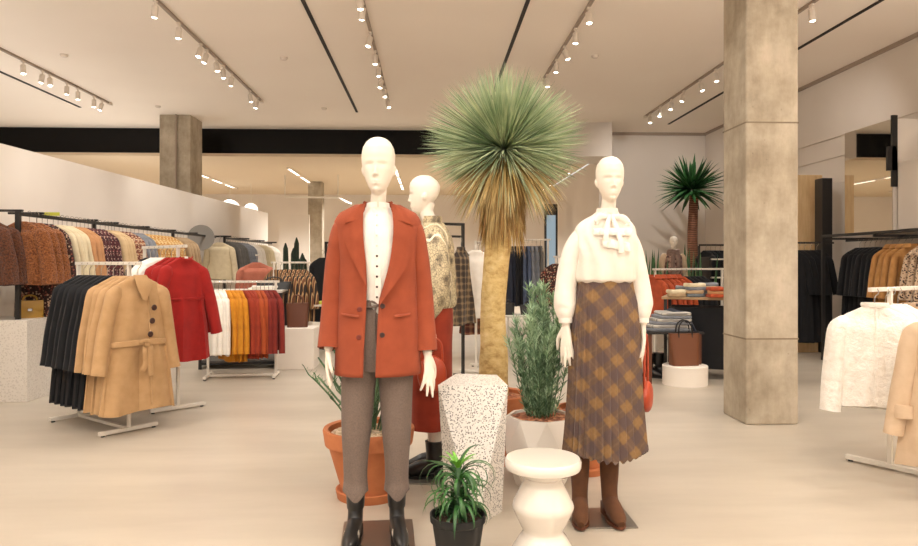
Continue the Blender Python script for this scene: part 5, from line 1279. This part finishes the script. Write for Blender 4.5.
m3 = mannequin('white mannequin in a snakeskin print blouse seen in profile', q, radians(-97), J, plate=(-.2,.18,-.16,.2))
b = NB(); prof_loft(b, [(1.03,0,.02,.15,.12),(1.06,0,.02,.165,.135),(1.15,0,.02,.16,.13),(1.32,0,.012,.16,.13),(1.42,0,.015,.165,.12),(1.485,0,.02,.155,.095),(1.52,0,.02,.11,.075),(1.545,0,.015,.062,.06)], 64, .92, fold=bf)
bl = obj('blouse', b, 'snake_blouse', m3)
b = NB(); lathe(b, [(.052,0),(.060,.002),(.058,.045),(.052,.046)], 28, c=(0,.008,1.54), cap=False); obj('collar', b, 'snake_blouse', bl)
for s in (-1, 1):
    sleeve(bl, [(s*.12,.02,1.48),(s*.15,.03,1.44),(s*.18,.045,1.33),(s*.20,.05,1.18),(s*.20,.02,1.06),(s*.195,-.01,.98),(s*.192,-.02,.955)], [(.05,.06),(.064,.075),(.066,.078),(.07,.085),(.066,.08),(.045,.05),(.036,.038)], 'snake_blouse', seed=s, amp=.06)
b = NB(); prof_loft(b, [(1.1,0,.02,.125,.10),(1.05,0,.02,.14,.11),(.95,0,.01,.165,.125),(.8,0,.0,.17,.13),(.6,0,.0,.165,.13),(.42,0,.0,.16,.125),(.30,0,.0,.158,.122)][::-1], 48, .95, fold=lambda v, a, z: v*(1) + Vector((v.x, v.y, 0))*(.03*sin(7*a)*(1.1-z)))
obj('skirt', b, 'cloth_rust', m3)
for x, y in ((-.09,.03),(.07,.03)):
    o = obj('boot', boot_bm(.22, .05, .25, 1.05), 'boot_black', m3, loc=(x, y, .012)); obj('sole', sole_bm(.25, .05, .05), 'rubber_black', o, loc=(0,0,-.003))
# bag held at mannequin three's hand
p_ = P(434, 4.02, .0)
def round_bag(name, label, loc, rz, w, h, d, mat, strap):
    t = thing(name, label, 'bag', loc, rz)
    b = NB(); rings = []
    for i in range(-6, 7):
        v = i/6; k_ = sqrt(max(0, 1-abs(v)**3))*.97+.03; rings.append([(w/2*k_*cos(2*pi*j/36), v*d/2, h/2*k_*sin(2*pi*j/36)+h/2) for j in range(36)])
    loft(b, rings, True, True); obj('bag_body', b, mat, t)
    b = NB(); tube(b, crom([(-w*.36,0,h*.85),(-w*.3,0,h+strap*.7),(0,0,h+strap),(w*.3,0,h+strap*.7),(w*.36,0,h*.85)], 6), .007, 8); obj('strap', b, mat, t)
    return t
round_bag('handbag', 'rust leather rounded handbag held by the profile mannequin', P(432, 4.05, .545), .0, .17, .22, .08, 'leather_rust', .10)
round_bag('handbag', 'rust red handbag hanging at the side of the plaid skirt', P(646, 3.62, .53), 1.15, .2, .16, .07, 'leather_rust', .24)
# ------------------------------------------------ far mannequin with scarf
q = P(673, 12.0)
J = dict(chin=(.0,-.03,1.56), hh=.2, hw=.065, hd=.085, yaw=.0, neck=(.0,.0,1.48), torso=[[(1.5,0,.01,.03,.03),(1.46,0,.01,.12,.05),(1.38,0,.0,.14,.08),(1.2,0,0,.12,.08),(1.0,0,0,.14,.09),(.8,0,0,.1,.07)]],
    arms=[dict(pts=[(s*.15,.0,1.42),(s*.19,.005,1.3),(s*.22,.01,1.15),(s*.225,.0,1.05),(s*.22,-.02,.95)], hand=dict(dirn=(0,-.1,-1), palm_n=(-s,.1,0), L=.18, spread=.15, thumb_side=1 if s > 0 else -1)) for s in (-1, 1)],
    legs=[[(s*.08,0,.88,.075,.075),(s*.08,0,.5,.045,.05),(s*.08,0,.1,.03,.035),(s*.08,-.02,.03,.035,.05)] for s in (-1, 1)])
m4 = mannequin('small far mannequin wrapped in a mauve checked scarf', q, 0, J, plate=(-.15,.15,-.15,.15))
b = NB(); prof_loft(b, [(.9,0,0,.16,.11),(1.1,0,0,.155,.11),(1.3,0,0,.155,.11),(1.42,0,0,.15,.09),(1.47,0,0,.08,.06)], 32, .95, fold=bf); obj('jumper', b, 'scarf_check', m4)
b = NB()
for i in range(3): tube(b, crom([(.09*cos(a), .075*sin(a)-.01, 1.45+.03*i+.01*sin(3*a+i)) for a in [x*pi/6 for x in range(13)]], 3), .03-.004*i, 10)
tube(b, crom([(-.03,-.09,1.45),(-.05,-.13,1.3),(-.04,-.125,1.1)], 5), (.035), 10, flat=(1,.4), ref=(1,0,0)); tube(b, crom([(.03,-.09,1.45),(.05,-.13,1.32),(.05,-.125,1.2)], 5), (.035), 10, flat=(1,.4), ref=(1,0,0))
obj('scarf', b, 'cloth_mauve', m4)
for s in (-1, 1): sleeve(m4, [(s*.13,0,1.44),(s*.17,0,1.38),(s*.2,.005,1.2),(s*.22,.0,1.0)], [(.045,.05),(.055,.06),(.05,.055),(.045,.045)], 'coat_stone', seed=s)
# ================================================================== LIGHT, CAMERA
PW = .42
def spot(x, y, z, power, size=110, blend=.7, tilt=(0,0), col=(1,.965,.92), rad=.04):
    l = bpy.data.lights.new('spot', 'SPOT'); l.energy = power*PW; l.spot_size = radians(size); l.spot_blend = blend; l.color = col; l.shadow_soft_size = rad
    o = bpy.data.objects.new('spot_light', l); COL.objects.link(o); o.location = (x, y, z); o.rotation_euler = (tilt[0], tilt[1], 0); return o
rl = random.Random(2)
KW = .7
for x, d, ys in TR:
    for i, y in enumerate(ys):
        if i % 2 == 0: spot(x, y, CZ-.24, 210*KW, 120, .8, (rl.uniform(-.3,.3), rl.uniform(-.35,.35)))
    for y in (-2.5, -1.2, .1, 1.4, 2.7, 4.0, 5.3, 6.6):
        spot(x, y, CZ-.24, 170*KW, 125, .8, (rl.uniform(-.2,.4), rl.uniform(-.3,.3)), rad=.08)
# tight accent beams like the photo: main mannequins, walls
def aim(src, dst, power, size, blend=.5, col=(1,.965,.92), rad=.04):
    o = spot(*src, power, size, blend, col=col, rad=rad); d = Vector(dst)-Vector(src); o.rotation_euler = d.to_track_quat('-Z', 'Y').to_euler(); return o
aim((-.76, .9, CZ-.24), (-.38, 3.3, 1.3), 130, 42)
aim((1.78, 1.2, CZ-.24), (.75, 3.6, 1.3), 70, 42)
aim((-.76, 2.2, CZ-.24), (.3, 4.6, 1.9), 200, 50)
aim((1.78, 4.0, CZ-.24), (2.2, 5.8, .9), 120, 60)
aim((-3.2, 3.6, CZ-.24), (-2.4, 5.5, .8), 200, 55)
aim((-3.2, 5.0, CZ-.24), (-3.9, 7.0, 1.4), 180, 55)
aim((4.38, 2.6, CZ-.24), (2.9, 4.4, .8), 170, 50)
for y in (8.5, 11, 13.5, 16): aim((-3.2, y-.6, 4.0 if y < 15 else LZ-.1), (-4.3, y, 1.7), 110, 60)
for x in (-10, -6, -2, .9):
    for y in (17.5, 21): spot(x, y, LZ-.12, 1250, 140, .8, rad=.1)
def up(x, y, z, sx, sy, power):  # unseen upward area lamps, added only to brighten the ceiling
    l = bpy.data.lights.new('ceiling_fill', 'AREA'); l.shape = 'RECTANGLE'; l.size = sx; l.size_y = sy; l.energy = power; l.color = (1, .96, .91)
    o = bpy.data.objects.new('ceiling_fill_light', l); COL.objects.link(o); o.location = (x, y, z); o.rotation_euler = (pi, 0, 0)
aim((4.2, 12.0, CZ-.24), (4.9, 15.4, 1.9), 330, 95, .8); aim((4.2, 8.6, CZ-.24), (6.1, 10.5, 2.2), 150, 90, .8)  # first spot is added to brighten the back right wall
up(-6.6, 9.5, 1.5, .25, 14, 110); up(-10, 12, 1.0, .3, 8, 30)
up(5.3, .5, 2.0, .3, 7, 260); up(-4.0, .5, 1.6, .3, 6, 120); up(0, -2.5, 2.0, 7, .3, 480)
w = bpy.data.worlds.new('World'); sc.world = w; w.use_nodes = True
w.node_tree.nodes['Background'].inputs[0].default_value = (1.0, .97, .93, 1); w.node_tree.nodes['Background'].inputs[1].default_value = .8
cam = bpy.data.cameras.new('Camera'); co = bpy.data.objects.new('Camera', cam); COL.objects.link(co); sc.camera = co
cam.sensor_fit = 'HORIZONTAL'; cam.sensor_width = 36; cam.lens = 36*F/918
co.location = (0, 0, H); co.rotation_euler = (radians(90), 0, -TH); cam.shift_y = -10/918.0; cam.clip_end = 100; cam.clip_start = .05
sc.view_settings.view_transform = 'Standard'; sc.view_settings.look = 'None'; sc.view_settings.gamma = 1; sc.view_settings.use_curve_mapping = False
sc.view_settings.exposure = 0.08
sc.cycles.max_bounces = 8; sc.cycles.diffuse_bounces = 5; sc.cycles.glossy_bounces = 3; sc.cycles.use_denoising = True; sc.cycles.sample_clamp_indirect = 6
